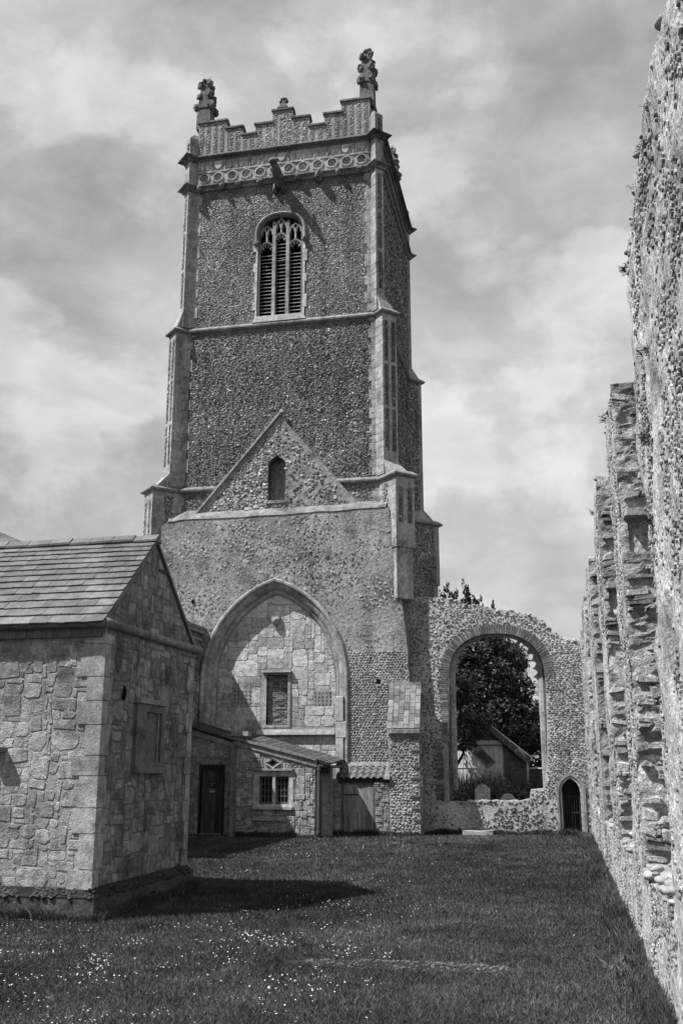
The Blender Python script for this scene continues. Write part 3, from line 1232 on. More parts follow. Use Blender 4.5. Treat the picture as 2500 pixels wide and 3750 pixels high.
    for s_ in (-1, 1):
        gm.blob((-11.12 + s_ * .15, TY0 - .95, 28.75), (.05, .06, .12), seed=8)
        gm.tube([(-11.08 + s_ * .2, TY0 - .5, 28.2), (-11.08 + s_ * .26, TY0 - .62, 28.0), (-11.08 + s_ * .16, TY0 - .78, 27.95)], [.09, .08, .06], 6)
        gm.tube([(-11.1 + s_ * .18, TY0 - .15, 28.0), (-11.1 + s_ * .22, TY0 - .2, 27.7), (-11.1 + s_ * .16, TY0 - .05, 27.6)], [.09, .09, .1], 6)
    obj('gargoyle', gm, 'lichen_stone', T, smooth=True, label='crouching carved gargoyle jutting from the carved band')

    # ---------------- parapet
    steps = [(-15.1, -13.76, 31.78), (-13.76, -12.97, 31.32), (-12.97, -12.33, 30.86), (-12.33, -11.51, 31.32), (-11.51, -10.57, 31.92),
             (-10.57, -9.77, 31.4), (-9.77, -9.06, 30.86), (-9.06, -8.26, 31.38), (-8.26, -6.94, 31.92)]

    def parapet(fr_, sgn, off, steps_, name, detail):
        o_ = [(steps_[0][0], 30)]
        out = [(steps_[0][0], 30.0)] + [(steps_[-1][1], 30.0)]
        for (a_, b_, z) in steps_[::-1]:
            out += [(b_, z), (a_, z)]
        # drop doubled points
        cl = []
        for q in out:
            if not cl or abs(q[0] - cl[-1][0]) + abs(q[1] - cl[-1][1]) > 1e-6:
                cl.append(q)
        pr = obj(name, slab(fr_, cl, [], -.38, .02), 'ashlar', T)
        for (a_, b_, z) in steps_:
            V, F = prism(fr_, [(a_ - .05, z), (b_ + .05, z), (b_ + .05, z + .09), (a_ - .05, z + .09)], -.45, .1, .0)
            mb = MB().add(V, F)
            V2 = [fr_.P(q[0], q[1], q[2]) for q in ((a_ - .05, z + .09, .1), (b_ + .05, z + .09, .1), (b_ + .05, z + .2, -.17), (a_ - .05, z + .2, -.17), (a_ - .05, z + .09, -.45), (b_ + .05, z + .09, -.45))]
            mb.add(V2, [(0, 1, 2, 3), (3, 2, 5, 4), (0, 3, 4), (1, 5, 2)])
            obj('coping', mb, 'lichen_stone', pr)
        if detail:
            f3 = Fr(fr_.o + fr_.N * .026, fr_.U, fr_.V, fr_.N)
            pf = Flints()
            mbp = MB()
            for (a_, b_, z) in steps_:
                n = max(2, int(round((b_ - a_) / .33)))
                for k in range(n):
                    uc = a_ + (b_ - a_) * (k + .5) / n
                    w = (b_ - a_) / n * .29
                    if detail > 1 and (abs(uc - XC) < .3):
                        w *= 1.3
                    obj('flint_panel', prism(fr_, [(uc - w, 30.15), (uc + w, 30.15), (uc + w, z - .16), (uc, z - .06), (uc - w, z - .16)], 0, .025), 'tower_mortar', pr)
                    pf.field(f3, uc - w, uc + w, 30.15, z - .12, .105, .09, None, h=.010, colf=col_upper, jit=.3)
            pf.build('flint_facing', 'flint_dark', pr)
        return pr
    parapet(front(TY0), 1, 0, steps, 'parapet', 2)
    ss = [(TY0 + .45, TY0 + 1.7, 31.9), (TY0 + 1.7, TY0 + 2.5, 31.4), (TY0 + 2.5, TY0 + 3.2, 30.9), (TY0 + 3.2, TY0 + 5.0, 31.7), (TY0 + 5., TY0 + 5.7, 30.9), (TY0 + 5.7, TY0 + 6.5, 31.4), (TY0 + 6.5, TY1 - .45, 31.9)]
    parapet(east(TX1 - .4), 1, 0, ss, 'parapet', 1)
    parapet(west(TX0 + .4), 1, 0, ss, 'parapet', 0)
    parapet(Fr((0, TY1, 0), (1, 0, 0), (0, 0, 1), (0, 1, 0)), 1, 0, steps, 'parapet', 0)
    # little finial on the middle merlon
    fm = MB().hexa([(XC - .26, TY0 - .1, 32.05), (XC + .26, TY0 - .1, 32.05), (XC + .26, TY0 + .3, 32.05), (XC - .26, TY0 + .3, 32.05)],
                   [(XC - .09, TY0 + .0, 32.35), (XC + .09, TY0 + .0, 32.35), (XC + .09, TY0 + .2, 32.35), (XC - .09, TY0 + .2, 32.35)])
    for dx, dz, r in ((-.15, .42, .1), (.15, .42, .1), (0, .36, .12), (0, .58, .09), (-.09, .56, .07), (.1, .56, .07)):
        fm.blob((XC + dx, TY0 + .1, 32.05 + dz), (r, r, r), seed=int(dx * 99 + dz * 50) % 77, rough=.5)
    obj('finial', fm, 'lichen_stone', T)

    # ---------------- pinnacles
    def pinnacle(x, y, zb, w, top, broken, seed, gab):
        rr = random.Random(seed)
        mb = MB()
        h = w / 2
        zg = zb + (top - zb) * .5
        mb.hexa([(x - h, y - h, zb), (x + h, y - h, zb), (x + h, y + h, zb), (x - h, y + h, zb)],
                [(x - h * .93, y - h * .93, zg), (x + h * .93, y - h * .93, zg), (x + h * .93, y + h * .93, zg), (x - h * .93, y + h * .93, zg)])
        h2 = h * .55
        mb.hexa([(x - h * .85, y - h * .85, zg), (x + h * .85, y - h * .85, zg), (x + h * .85, y + h * .85, zg), (x - h * .85, y + h * .85, zg)],
                [(x - h2, y - h2, top - .1), (x + h2, y - h2, top - .1), (x + h2, y + h2, top - .1), (x - h2, y + h2, top - .1)])
        # gablets on the four faces
        for dx, dy in ((0, -1), (1, 0), (0, 1), (-1, 0)):
            f3 = Fr((x + dx * h * .92, y + dy * h * .92, 0), (-dy if dy else 0, dx, 0) if dx else (-dy, 0, 0), (0, 0, 1), (dx, dy, 0))
            mb.add(*prism(f3, [(-h * .9, zg - .25), (h * .9, zg - .25), (h * .9, zg - .05), (0, zg + .5), (-h * .9, zg - .05)], -.1, .05, .02))
        p = obj('pinnacle', mb, 'lichen_stone', T)
        # crockets: lumps of weathered leaf carving up the corners
        for lv in range(3):
            zc = zg - .12 + (top - zg - .05) * lv / 2.2
            rad = h * (1.12, .95, .82)[lv]
            for a_ in range(4):
                t = math.pi / 4 + a_ * math.pi / 2 + rr.uniform(-.2, .2)
                if rr.random() < .08:
                    continue
                r = w * (.27, .24, .2)[lv] * rr.uniform(.85, 1.2)
                c_ = MB().blob((x + math.cos(t) * rad * 1.12, y + math.sin(t) * rad * 1.12, zc + rr.uniform(-.08, .08)), (r, r, r * 1.15), seed=seed * 13 + lv * 5 + a_, rough=.75, sub=2)
                c_.blob((x + math.cos(t) * rad * 1.3, y + math.sin(t) * rad * 1.3, zc - .12), (r * .6, r * .6, r * .8), seed=seed + lv + a_, rough=.6)
                obj('crocket', c_, 'lichen_stone', p)
        tb = MB()
        for q in range(5):
            a_ = q * 1.256 + seed
            tb.blob((x + math.cos(a_) * w * .22, y + math.sin(a_) * w * .22, top - .06 + rr.uniform(-.05, .06)), (w * .2,) * 3, seed=seed + q + 60, rough=.6)
        obj('broken_finial', tb, 'lichen_stone', p)
        sp = MB()
        for q in range(3):
            sp.tube([(x + .08, y, top), (x + .1 + (q - 1) * .08, y, top + .2 + .06 * (q == 1))], .012, 4)
        obj('metal_spike', sp, 'iron', p)
        return p
    pinnacle(-15.0, TY0 + .55, 31.7, .68, 34.5, True, 3, 1)
    pinnacle(-7.12, TY0 + .5, 31.7, .66, 34.8, True, 8, 1)
    pinnacle(-7.2, TY1 - .5, 31.7, .66, 34.5, True, 14, 1)
    pinnacle(-15.0, TY1 - .5, 31.5, .66, 33.5, True, 21, 1)


build_tower()

# ================================================================== ruined nave end wall with the blocked arch
AX0, AX1, ASP, AAP = -13.3, -8.4, 5.75, 9.2       # inner line of the arch
NY = 38.0


def build_nave():
    T = thing('nave_end_wall', 'rendered flint end wall with a tall blocked pointed arch below the tower', 'church wall', (-10.5, 38.3, 0))
    fr = front(NY)
    inner = arch_pts(AX0, AX1, ASP, AAP, 16, 0.0)
    hood = [tuple(q) for q in offset(inner, .52)]
    hole = list(hood)
    hole[0] = (hole[0][0], .02); hole[-1] = (hole[-1][0], .02)
    top = ragged([(-15.55, 12.38), (-15.0, 12.45), (-13, 12.4), (-9.5, 12.47), (-6.3, 12.5)], .3, .05, 3)
    right = ragged([(-6.18, 12.4), (-6.12, 11.0), (-5.9, 10.), (-5.76, 8.95), (-5.65, 8.0), (-5.55, 6.8), (-5.5, 5.5), (-5.14, 5.3), (-5.12, 0)], .2, .07, 5)
    right[-1] = (right[-1][0], 0)
    outer = [(-16.0, 0), (-15.95, 11.6), (-15.9, 12.1)] + top + right
    wall = obj('wall', slab(fr, outer, [hole], -.58, 0), 'render', T)
    # weathered capping that runs back up to the tower
    cp = MB()
    tp = np.array(top)
    n = len(tp)
    V = np.concatenate([fr.P(tp[:, 0], tp[:, 1] - .02, .03), fr.P(tp[:, 0], tp[:, 1] + .1, -.05), fr.P(tp[:, 0], tp[:, 1] * 0 + 12.95, -.598), fr.P(tp[:, 0], tp[:, 1] - .1, -.598)])
    F = []
    for r in range(3):
        for i in range(n - 1):
            F.append((r * n + i, r * n + i + 1, (r + 1) * n + i + 1, (r + 1) * n + i))
    cp.add(V, F)
    obj('capping', cp, 'ashlar_grey', wall)
    # embedded flints of the rendered part
    inarch = in_poly(list(offset(inner, .62)))
    wf = in_poly(outer)
    f = Flints()
    f.field(fr, -15.9, -5.1, 5.5, 12.4, .13, .105,
            lambda u, v: wf(u + .05, v + .05) & wf(u - .08, v) & ~inarch(u, v) & (((v > 6.85) | (u < -8))) & (fbm(u * .9, v * .9, s=21) * 1.2 + .1 > rng.uniform(-.3, 1.2, np.shape(u))),
            h=.012, colf=lambda m: rng.uniform(.16, .30, m), jit=.48, tilt=.3)
    f.field(fr, -16, -13.6, 2.5, 5.5, .13, .105, lambda u, v: ~inarch(u, v), h=.03, colf=col_mid, jit=.45, fill=.6)
    f.build('flint_rubble', 'flint', wall, label='small rubble flints showing through worn render')
    # neatly coursed flint right of the arch
    f = Flints()
    hole2 = lambda u, v: ~((abs(u + 6.68) < .13) & (abs(v - 5.61) < .12))
    f.field(fr, -7.98, -5.15, 1.7, 6.82, .115, .094, lambda u, v: hole2(u, v) & wf(u + .06, v), h=.034, colf=lambda m: rng.uniform(.22, .34, m), jit=.2, flat=.6, tilt=.3, size=.5, top=.72)
    f.build('coursed_flint', 'flint', wall, label='neat rows of round flint cobbles')
    obj('putlog_hole', MB().box(-6.76, -6.6, NY - .012, NY + .05, 5.53, 5.69), 'void', wall)  # black block standing for the shade in the hole
    obj('putlog_hole', MB().tube([(-14.3, NY - .06, 8.95), (-14.3, NY + .05, 8.95)], .07, 8), 'void', wall)  # black plug, the round hole's shade as colour
    # arch mouldings, stone by stone
    A = obj('arch_moulding', sweep(fr, inner, [(.0, -.46), (.0, -.44), (.52, -.44), (.52, -.46)]), 'ashlar', T, label='pale moulded stones of the pointed arch')
    arch_stones('hood_stone', fr, offset(inner, .40), [(0, -.1), (0, .03), (.05, .10), (.12, .11), (.17, .05), (.17, -.1)], A, 'ashlar', .62)
    arch_stones('voussoir', fr, offset(inner, .17), [(0, -.30), (0, -.16), (.04, -.10), (.10, -.05), (.2, -.012), (.225, -.012), (.225, -.3)], A, 'ashlar', .55)
    arch_stones('arch_stone', fr, inner, [(0, -.44), (0, -.30), (.06, -.24), (.12, -.22), (.165, -.22), (.165, -.44)], A, 'ashlar', .6)
    # right jamb: paler restored blocks
    z = 2.6
    for i, h in enumerate((.9, .62, .95)):
        w = (.3, .42, .3)[i]
        obj('jamb_block', prism(fr, [(-8.33, z), (-8.33 + w, z), (-8.33 + w, z + h - .01), (-8.33, z + h - .01)], -.1, .115 + .01 * i, .02), 'ashlar_pale', A)
        z += h
    # blocking wall
    fb = front(NY + .37)
    B = obj('blocking', slab(fb, [(AX0 - .3, 0), (AX1 + .3, 0)] + [tuple(q) for q in offset(arch_pts(AX0, AX1, ASP, AAP, 12), .2)][::-1],
                             [[(-11.22, 4.02), (-10.36, 4.02), (-10.36, 5.96), (-11.22, 5.96)]], -.5, 0), 'mortar', T, label='patchwork stone blocking inside the arch')
    rr = random.Random(5)
    region = [(AX0 + .03, 2.4), (AX1 - .03, 2.4)] + [tuple(q) for q in arch_pts(AX0 + .03, AX1 - .03, ASP, AAP - .03, 8)][::-1]
    rects = pack(AX0, AX1, 2.4, 9.3, .13, [(2, 2), (3, 2), (4, 3), (5, 3), (6, 4), (3, 3), (7, 4), (8, 5), (2, 1), (3, 1), (4, 2), (5, 2)],
                 [(-11.42, -10.16, 3.7, 6.12), (-11.6, AX1, 3.62, 3.9), (-12.55, -11.9, 4.85, 5.4), (-9.22, -8.68, 4.75, 5.3)], rr)
    stones('stone', fb, rects, B, 'infill_stone', -.03, .014, joint=.010, warp=.08, wf=1.6, rnd=rr, region=region, bev=.008, seed=3, nvar=.008, chm=(.06, .3))
    # blocked window in it
    Wn = obj('blocked_window', MB().add(*slab(fb, [(-11.36, 3.93), (-10.24, 3.93), (-10.24, 6.05), (-11.36, 6.05)], [[(-11.22, 4.02), (-10.36, 4.02), (-10.36, 5.96), (-11.22, 5.96)]], -.3, .045)), 'ashlar', T)
    obj('lintel', MB().box(-11.4, -10.2, NY + .18, NY + .36, 6.05, 6.13), 'ashlar_pale', Wn)
    obj('infill', MB().box(-11.3, -10.3, NY + .50, NY + .62, 3.95, 6.02), 'mortar', Wn)
    fi = front(NY + .50)
    z = 4.04
    r = 0
    while z < 5.9:
        u = -11.22 - (.12 if r % 2 else 0)
        while u < -10.36:
            w = .23 if rr.random() > .25 else .12
            a_, b_ = max(u, -11.21), min(u + w, -10.37)
            if b_ - a_ > .05 and rr.random() > .06:
                obj('brick', prism(fi, [(a_ + .008, z + rr.uniform(-.004, .004)), (b_ - .008, z), (b_ - .008, z + .06), (a_ + .008, z + .062)], -.03, .03 + rr.uniform(-.012, .02), .008),
                    'brick' if rr.random() > .6 else 'brick_pale', Wn)
            u += w
        z += .076
        r += 1
    obj('string_sill', MB().add(*prism(fb, [(-11.6, 3.64), (AX1, 3.64), (AX1, 3.74), (-11.6, 3.74)], -.05, .16, .03)).add(*prism(fb, [(-11.6, 3.74), (AX1, 3.74), (AX1, 3.86), (-11.6, 3.86)], -.05, .09, .04)), 'ashlar_pale', B)
    hd = MB().blob((-10.88, NY + .26, 8.08), (.16, .16, .17), seed=9, rough=.5, sub=2)
    hd.box(-11.05, -10.72, NY + .23, NY + .38, 8.1, 8.3)
    obj('carved_head', hd, 'ashlar', B)
    # chequer panels
    for (cx, cz, nx, nz, dm) in ((-12.22, 5.12, 5, 4, 1), (-8.95, 5.02, 5, 4, 0)):
        obj('chequer_panel', prism(fb, [(cx - .36, cz - .29), (cx + .36, cz - .29), (cx + .36, cz + .29), (cx - .36, cz + .29)], -.02, .02, .01), 'ashlar', B)
        for i in range(nx):
            for j in range(nz):
                x, zz = cx - .3 + .6 * i / (nx - 1), cz - .22 + .44 * j / (nz - 1)
                d = .062 if dm else .036
                q = [(x - d, zz), (x, zz - d), (x + d, zz), (x, zz + d)] if dm else [(x - d, zz - d), (x + d, zz - d), (x + d, zz + d), (x - d, zz + d)]
                obj('chequer_flint', prism(fb, q, .0, .032, .008), 'ashlar_dark', B)


build_nave()

# ---------------------------------------------------------------- buttress with tiled cap
def build_buttress():
    T = thing('flint_buttress', 'flint buttress with a sloping brick tiled cap beside the ruined window', 'buttress', (-5.65, 37.5, 0))
    x0, x1, yf = -6.18, -5.06, 37.25
    mb = MB()
    mb.box(x0, x1, yf, NY - .002, 0, 3.78)
    mb.add([(x0, yf, 3.78), (x1, yf, 3.78), (x1, NY - .002, 3.78), (x0, NY - .002, 3.78), (x1, NY - .002, 5.4), (x0, NY - .002, 5.4)], [(0, 1, 4, 5), (1, 2, 4), (0, 5, 3)])
    body = obj('body', mb, 'mortar', T)
    f = Flints()
    fr = front(yf)
    f.field(fr, x0 + .02, x1 - .02, 0.02, 3.65, .125, .1, None, h=.036, colf=lambda m: rng.uniform(.22, .36, m), flat=.6, size=.52, jit=.3, top=.72)
    f.field(east(x1), yf + .02, NY, 0.02, 3.7, .13, .1, None, h=.03, colf=col_mid, jit=.3)
    f.field(east(x1), yf + .3, NY, 3.7, 4.6, .13, .1, lambda u, v: (v - 3.78) < (u - yf) * 2.0, h=.03, colf=col_mid, jit=.3)
    f.build('flint_facing', 'flint', body)
    # brick quoins on the right edge
    for z in (.55, .95, 1.35, 2.0, 2.4, 3.0, 3.45):
        w = random.uniform(.22, .34)
        obj('quoin_brick', MB().box(x1 - w, x1 + .03, yf - .05, yf + .2, z, z + .065), 'brick', body)
    cap = obj('cap', MB().add([(x0 - .06, yf - .1, 3.74), (x1 + .06, yf - .1, 3.74), (x1 + .04, NY - .05, 5.42), (x0 - .04, NY - .05, 5.42),
                               (x0 - .06, yf - .1, 3.80), (x1 + .06, yf - .1, 3.80), (x1 + .04, NY - .05, 5.47), (x0 - .04, NY - .05, 5.47)],
                              [(3, 2, 1, 0), (4, 5, 6, 7), (0, 1, 5, 4), (1, 2, 6, 5), (2, 3, 7, 6), (3, 0, 4, 7)]), 'mortar', T)
    o = np.array((0, yf - .1, 3.80))
    s_ = np.array((0, (NY - .05) - (yf - .1), 5.47 - 3.80))
    L_ = np.linalg.norm(s_)
    fc = Fr(o, (1, 0, 0), s_ / L_, np.cross((1, 0, 0), s_ / L_))
    if fc.N[1] > 0:
        fc.N = -fc.N
    ncol = 6
    cw = (x1 - x0 + .1) / ncol
    for c in range(ncol):
        v = 0.0
        if c % 2:
            h0 = .16
        else:
            h0 = .3
        k = 0
        while v < L_ - .05:
            h = h0 if k == 0 else .3
            v1 = min(v + h, L_)
            u = x0 - .05 + c * cw
            obj('tile', prism(fc, [(u + .008, v + .006), (u + cw - .008, v + .006), (u + cw - .008, v1 - .006), (u + .008, v1 - .006)], -.01, .02 + random.uniform(-.004, .006), .006), 'brick_pale', cap)
            v = v1
            k += 1
    for c in range(6):
        u = x0 - .06 + c * (x1 - x0 + .12) / 6
        obj('edge_tile', MB().box(u + .006, u + (x1 - x0 + .12) / 6 - .006, yf - .13, yf + .05, 3.63, 3.735), 'brick_pale', cap)
    obj('cap_ledge', MB().box(x0 - .02, x1 + .03, NY - .1, NY - .001, 5.42, 5.56), 'ashlar', cap)


build_buttress()

# ================================================================== lean-to rooms under the arch
def rubble_sizes(k=1):
    return [(2, 2), (3, 2), (4, 3), (3, 3), (5, 3), (2, 3), (1, 1), (2, 1), (3, 1), (1, 2), (4, 2), (4, 4)]


def build_leanto():
    T = thing('stone_lean_to', 'stone lean-to with a leaded window built against the blocked arch', 'lean-to', (-10.5, 36.5, 0))
    YF, YL = 35.6, 36.85
    fr = front(YF)
    rr = random.Random(12)
    wz = lambda x: 3.30 - (x + 11.5) * .246           # top of the front wall
    win = [(-10.72, 1.08), (-9.46, 1.08), (-9.46, 2.2), (-10.72, 2.2)]
    outer = [(-11.5, 0), (-8.56, 0), (-8.56, wz(-8.56)), (-11.5, wz(-11.5))]
    mb = MB().add(*slab(fr, outer, [win], -.3, 0))
    mb.hexa([(-8.86, YF + .3, 0), (-8.56, YF + .3, 0), (-8.56, NY - .002, 0), (-8.86, NY - .002, 0)],
            [(-8.86, YF + .3, 2.58), (-8.56, YF + .3, 2.52), (-8.56, NY - .002, 2.72), (-8.86, NY - .002, 2.8)])
    wall = obj('wall', mb, 'mortar', T)
    region = [(-11.5, 0), (-8.56, 0), (-8.56, wz(-8.56) - .02), (-11.5, wz(-11.5) - .02)]
    rects = pack(-11.5, -8.58, 0.02, 3.3, .092, rubble_sizes(), [(-10.86, -9.34, .96, 2.36), (-10.85, -9.75, .05, .72), (-10.45, -9.8, 2.36, 2.75)], rr)
    stones('stone', fr, rects, wall, 'stone', -.02, .028, joint=.008, warp=.05, rnd=rr, region=region, seed=8, nvar=.016, jit=.018)
    # chevron panel low on the wall
    obj('panel', prism(fr, [(-10.84, .06), (-9.8, .06), (-9.78, .56), (-10.84, .56)], -.02, .02, .01), 'render', wall)
    obj('panel_ledge', prism(fr, [(-10.86, .58), (-9.72, .58), (-9.72, .68), (-10.86, .68)], -.02, .09, .02), 'ashlar', wall)
    for j, z in enumerate((.14, .38)):
        for i in range(4 - 2 * j):
            x = -10.7 + i * .24
            V, F = sweep(fr, [(x - .12, z), (x, z + .1), (x + .12, z)], [(-.02, .0), (-.015, .045), (.02, .045), (.03, .0)])
            obj('chevron', (V, F), 'ashlar_dark', wall)
    # leaded window
    Wn = obj('window', MB().add(*slab(fr, [(-10.84, .98), (-9.36, .98), (-9.36, 2.3), (-10.84, 2.3)], [[(-10.62, 1.15), (-10.12, 1.15), (-10.12, 2.1), (-10.62, 2.1)], [(-10.02, 1.15), (-9.52, 1.15), (-9.52, 2.1), (-10.02, 2.1)]], -.16, .04)),
             'ashlar_pale', T, label='two light stone window with small leaded panes')
    obj('sill', prism(fr, [(-10.86, .96), (-9.34, .96), (-9.34, 1.06), (-10.86, 1.06)], .04, .11, .03), 'ashlar_pale', Wn)
    obj('hood_mould', prism(fr, [(-10.84, 2.3), (-9.34, 2.3), (-9.34, 2.37), (-10.84, 2.37)], -.02, .13, .03), 'ashlar', Wn)
    for x0 in (-10.62, -10.02):
        x1 = x0 + .5
        obj('casement', slab(fr, [(x0, 1.15), (x1, 1.15), (x1, 2.1), (x0, 2.1)], [[(x0 + .045, 1.195), (x1 - .045, 1.195), (x1 - .045, 2.055), (x0 + .045, 2.055)]], -.12, -.07), 'iron', Wn)
        obj('casement_bead', slab(fr, [(x0 + .045, 1.195), (x1 - .045, 1.195), (x1 - .045, 2.055), (x0 + .045, 2.055)], [[(x0 + .06, 1.21), (x1 - .06, 1.21), (x1 - .06, 2.04), (x0 + .06, 2.04)]], -.12, -.06), 'lead', Wn)
        for i in range(3):
            for j in range(4):
                a, b = x0 + .06 + .38 / 3 * i, x0 + .06 + .38 / 3 * (i + 1)
                c, d = 1.21 + .83 / 4 * j, 1.21 + .83 / 4 * (j + 1)
                ty = random.uniform(-.006, .006)
                obj('pane', ([(a, YF + .1, c), (b, YF + .1 + ty, c), (b, YF + .1 + ty, d), (a, YF + .1 - ty, d)], [(0, 1, 2, 3)]), 'glass', Wn)
        for i in (1, 2):
            u = x0 + .06 + .38 / 3 * i
            obj('lead_bar', MB().box(u - .006, u + .006, YF + .08, YF + .094, 1.21, 2.04), 'lead', Wn)
        for j in (1, 2, 3):
            z = 1.21 + .83 / 4 * j
            obj('lead_bar', MB().box(x0 + .06, x1 - .06, YF + .082, YF + .096, z - .006, z + .006), 'lead', Wn)
    obj('interior_shade', MB().box(-10.7, -9.45, YF + .13, YF + .16, 1.1, 2.2), 'void', Wn)  # black sheet behind the panes stands for the unlit room
    # diamond carving over the window
    dm = [(-10.12 - .29, 2.56), (-10.22, 2.63), (-10.12, 2.71), (-9.98, 2.65), (-9.84, 2.56), (-9.98, 2.49), (-10.12, 2.38), (-10.25, 2.48), (-10.12 - .29, 2.56)]
    obj('diamond_carving', sweep(fr, dm, [(-.03, 0), (-.03, .06), (.02, .08), (.04, 0)]), 'ashlar', wall)
    obj('diamond_hollow', prism(fr, [(-10.25, 2.56), (-10.12, 2.47), (-10.0, 2.56), (-10.12, 2.65)], -.02, .034), 'void', wall)  # black plate: the hollow's shade put into the colour
    # left part, set back, with a plank door
    fl = front(YL)
    door = [(-13.28, 0.03), (-12.42, 0.03), (-12.42, 2.38), (-13.28, 2.38)]
    wl = lambda x: 3.80 - (x + 13.7) * .29
    mbl = MB().add(*slab(fl, [(-13.9, 0), (-11.5, 0), (-11.5, wl(-11.5)), (-13.9, wl(-13.9))], [door], -.3, 0))
    mbl.box(-11.8, -11.5, YF + .302, YL - .002, 0, 3.2)
    left = obj('wall', mbl, 'mortar', T)
    rects = pack(-13.9, -11.5, 0.02, 3.8, .092, rubble_sizes(), [(-13.36, -12.34, 0, 2.46)], rr)
    stones('stone', fl, rects, left, 'stone', -.02, .028, joint=.008, warp=.05, rnd=rr, region=[(-13.9, 0), (-11.52, 0), (-11.52, wl(-11.52) - .02), (-13.9, wl(-13.9) - .02)], seed=18)
    D = obj('door', MB().box(-13.28, -12.42, YL + .12, YL + .16, .03, 2.36), 'timber_dark', T, label='dark plank door with a small notice')
    for i in range(6):
        a = -13.27 + i * .142
        obj('plank', MB().box(a, a + .135, YL + .085, YL + .118, .04, 2.35), 'timber_door', D)
    for s, q in ((-13.36, -13.28), (-12.42, -12.34)):
        obj('door_post', MB().box(s, q, YL - .03, YL + .1, 0, 2.4), 'timber_dark', D)
    obj('door_head', MB().box(-13.36, -12.34, YL - .032, YL + .1, 2.40, 2.5), 'timber_dark', D)
    # small notice: dark upper part with two lines of pale marks, pale strip below
    obj('notice', MB().box(-12.96, -12.74, YL + .075, YL + .084, 1.50, 1.86), 'sign_dark', D)
    obj('notice_strip', MB().box(-12.955, -12.745, YL + .068, YL + .0745, 1.50, 1.58), 'sign_pale', D)
    mk = MB()
    for k, (x, z, w, h) in enumerate(((-12.94, 1.80, .05, .018), (-12.885, 1.815, .03, .018), (-12.85, 1.80, .05, .018), (-12.79, 1.80, .02, .04), (-12.91, 1.73, .015, .05), (-12.88, 1.755, .05, .015), (-12.86, 1.725, .045, .015),
                                     (-12.95, 1.615, .07, .02), (-12.86, 1.615, .02, .025), (-12.83, 1.615, .075, .02))):
        mk.box(x, x + w, YL + .07, YL + .0745, z, z + h)
    obj('notice_lettering', mk, 'sign_pale', D)
    # roofs: mossy tiles on a plane falling to the right and to the front
    def roof(name, A, B, Cc, Dd, nu, nv, mt):
        """A left front, B right front, Cc right back, Dd left back"""
        A, B, Cc, Dd = (np.array(q, float) for q in (A, B, Cc, Dd))
        nrm = np.cross(B - A, Dd - A)
        nrm /= np.linalg.norm(nrm)
        deck = MB().add([A, B, Cc, Dd, A - nrm * .05, B - nrm * .05, Cc - nrm * .05, Dd - nrm * .05],
                        [(0, 1, 2, 3), (7, 6, 5, 4), (0, 4, 5, 1), (1, 5, 6, 2), (2, 6, 7, 3), (3, 7, 4, 0)])
        rf = obj(name, deck, 'timber_dark', T)
        for i in range(nu):
            for j in range(nv):
                s0, s1 = i / nu, (i + 1) / nu
                t0, t1 = j / nv, (j + 1) / nv
                f = lambda s, t: (A * (1 - s) + B * s) * (1 - t) + (Dd * (1 - s) + Cc * s) * t
                # tiles run down the slope, which is towards B
                q = []
                m = 5
                pr = []
                for k in range(m + 1):
                    w = .022 * math.sin(2 * math.pi * k / m) + .03
                    t = t0 + (t1 - t0) * k / m
                    pr.append((f(s0 - .0, t) + nrm * (w - .004), f(s1 + .02, t) + nrm * (w + .02)))
                V = [p for a in pr for p in a] + [p - nrm * .016 for a in pr for p in a]
                F = []
                o = 2 * (m + 1)
                for k in range(m):
                    a0, b0, a1, b1 = 2 * k, 2 * k + 1, 2 * k + 2, 2 * k + 3
                    F += [(a0, b0, b1, a1), (o + a1, o + b1, o + b0, o + a0), (b0, o + b0, o + b1, b1), (a0, a1, o + a1, o + a0)]
                F += [(0, o, o + 1, 1), (2 * m, 2 * m + 1, o + 2 * m + 1, o + 2 * m)]
                obj('roof_tile', (V, F), mt, rf)
        return rf
    r1 = roof('roof', (-11.6, YF - .08, 3.42), (-8.06, YF + .05, 2.54), (-8.06, NY - .02, 2.70), (-11.6, NY - .02, 3.66), 14, 11, 'tile_moss')
    r2 = roof('roof', (-13.9, YL - .05, 3.93), (-11.62, YL - .05, 3.27), (-11.62, NY - .02, 3.45), (-13.9, NY - .02, 4.15), 7, 6, 'tile_moss')
    V, F = prism(fr, [(-11.62, 3.22), (-8.5, 2.42), (-8.5, 2.66), (-11.62, 3.46)], .0, .07, .01)
    obj('bargeboard', (V, F), 'ashlar', r1)
    V, F = prism(fr, [(-11.64, 3.42), (-8.5, 2.64), (-8.5, 2.73), (-11.64, 3.52)], -.02, .13, .01)
    obj('verge_coping', (V, F), 'ashlar_dark', r1)
    obj('verge_stone', MB().box(-11.68, -11.05, YF - .16, YF + .3, 3.52, 3.68), 'ashlar', r1)
    V, F = prism(fl, [(-13.9, 3.66), (-11.64, 3.02), (-11.64, 3.2), (-13.9, 3.86)], .0, .06, .01)
    obj('bargeboard', (V, F), 'ashlar_dark', r2)
    # drainpipe, eaves board and gutter at the right corner
    obj('drainpipe', MB().tube([(-8.42, YF - .05, 2.45), (-8.42, YF - .05, .2), (-8.47, YF - .13, .12)], .045, 10).tube([(-8.42, YF - .05, .26), (-8.42, YF - .05, .18)], .065, 10).tube([(-8.42, YF - .05, 2.4), (-8.42, YF - .05, 2.3)], .065, 10), 'pipe', T)
    obj('gutter', MB().tube([(-8.42, YF - .1, 2.46), (-8.06, YF + .5, 2.44), (-8.04, NY - .1, 2.44)], .05, 8), 'pipe', T)
    obj('side_wall', MB().box(-8.42, -8.1, YF + .5, YF + .8, 0, 2.45), 'render', T)
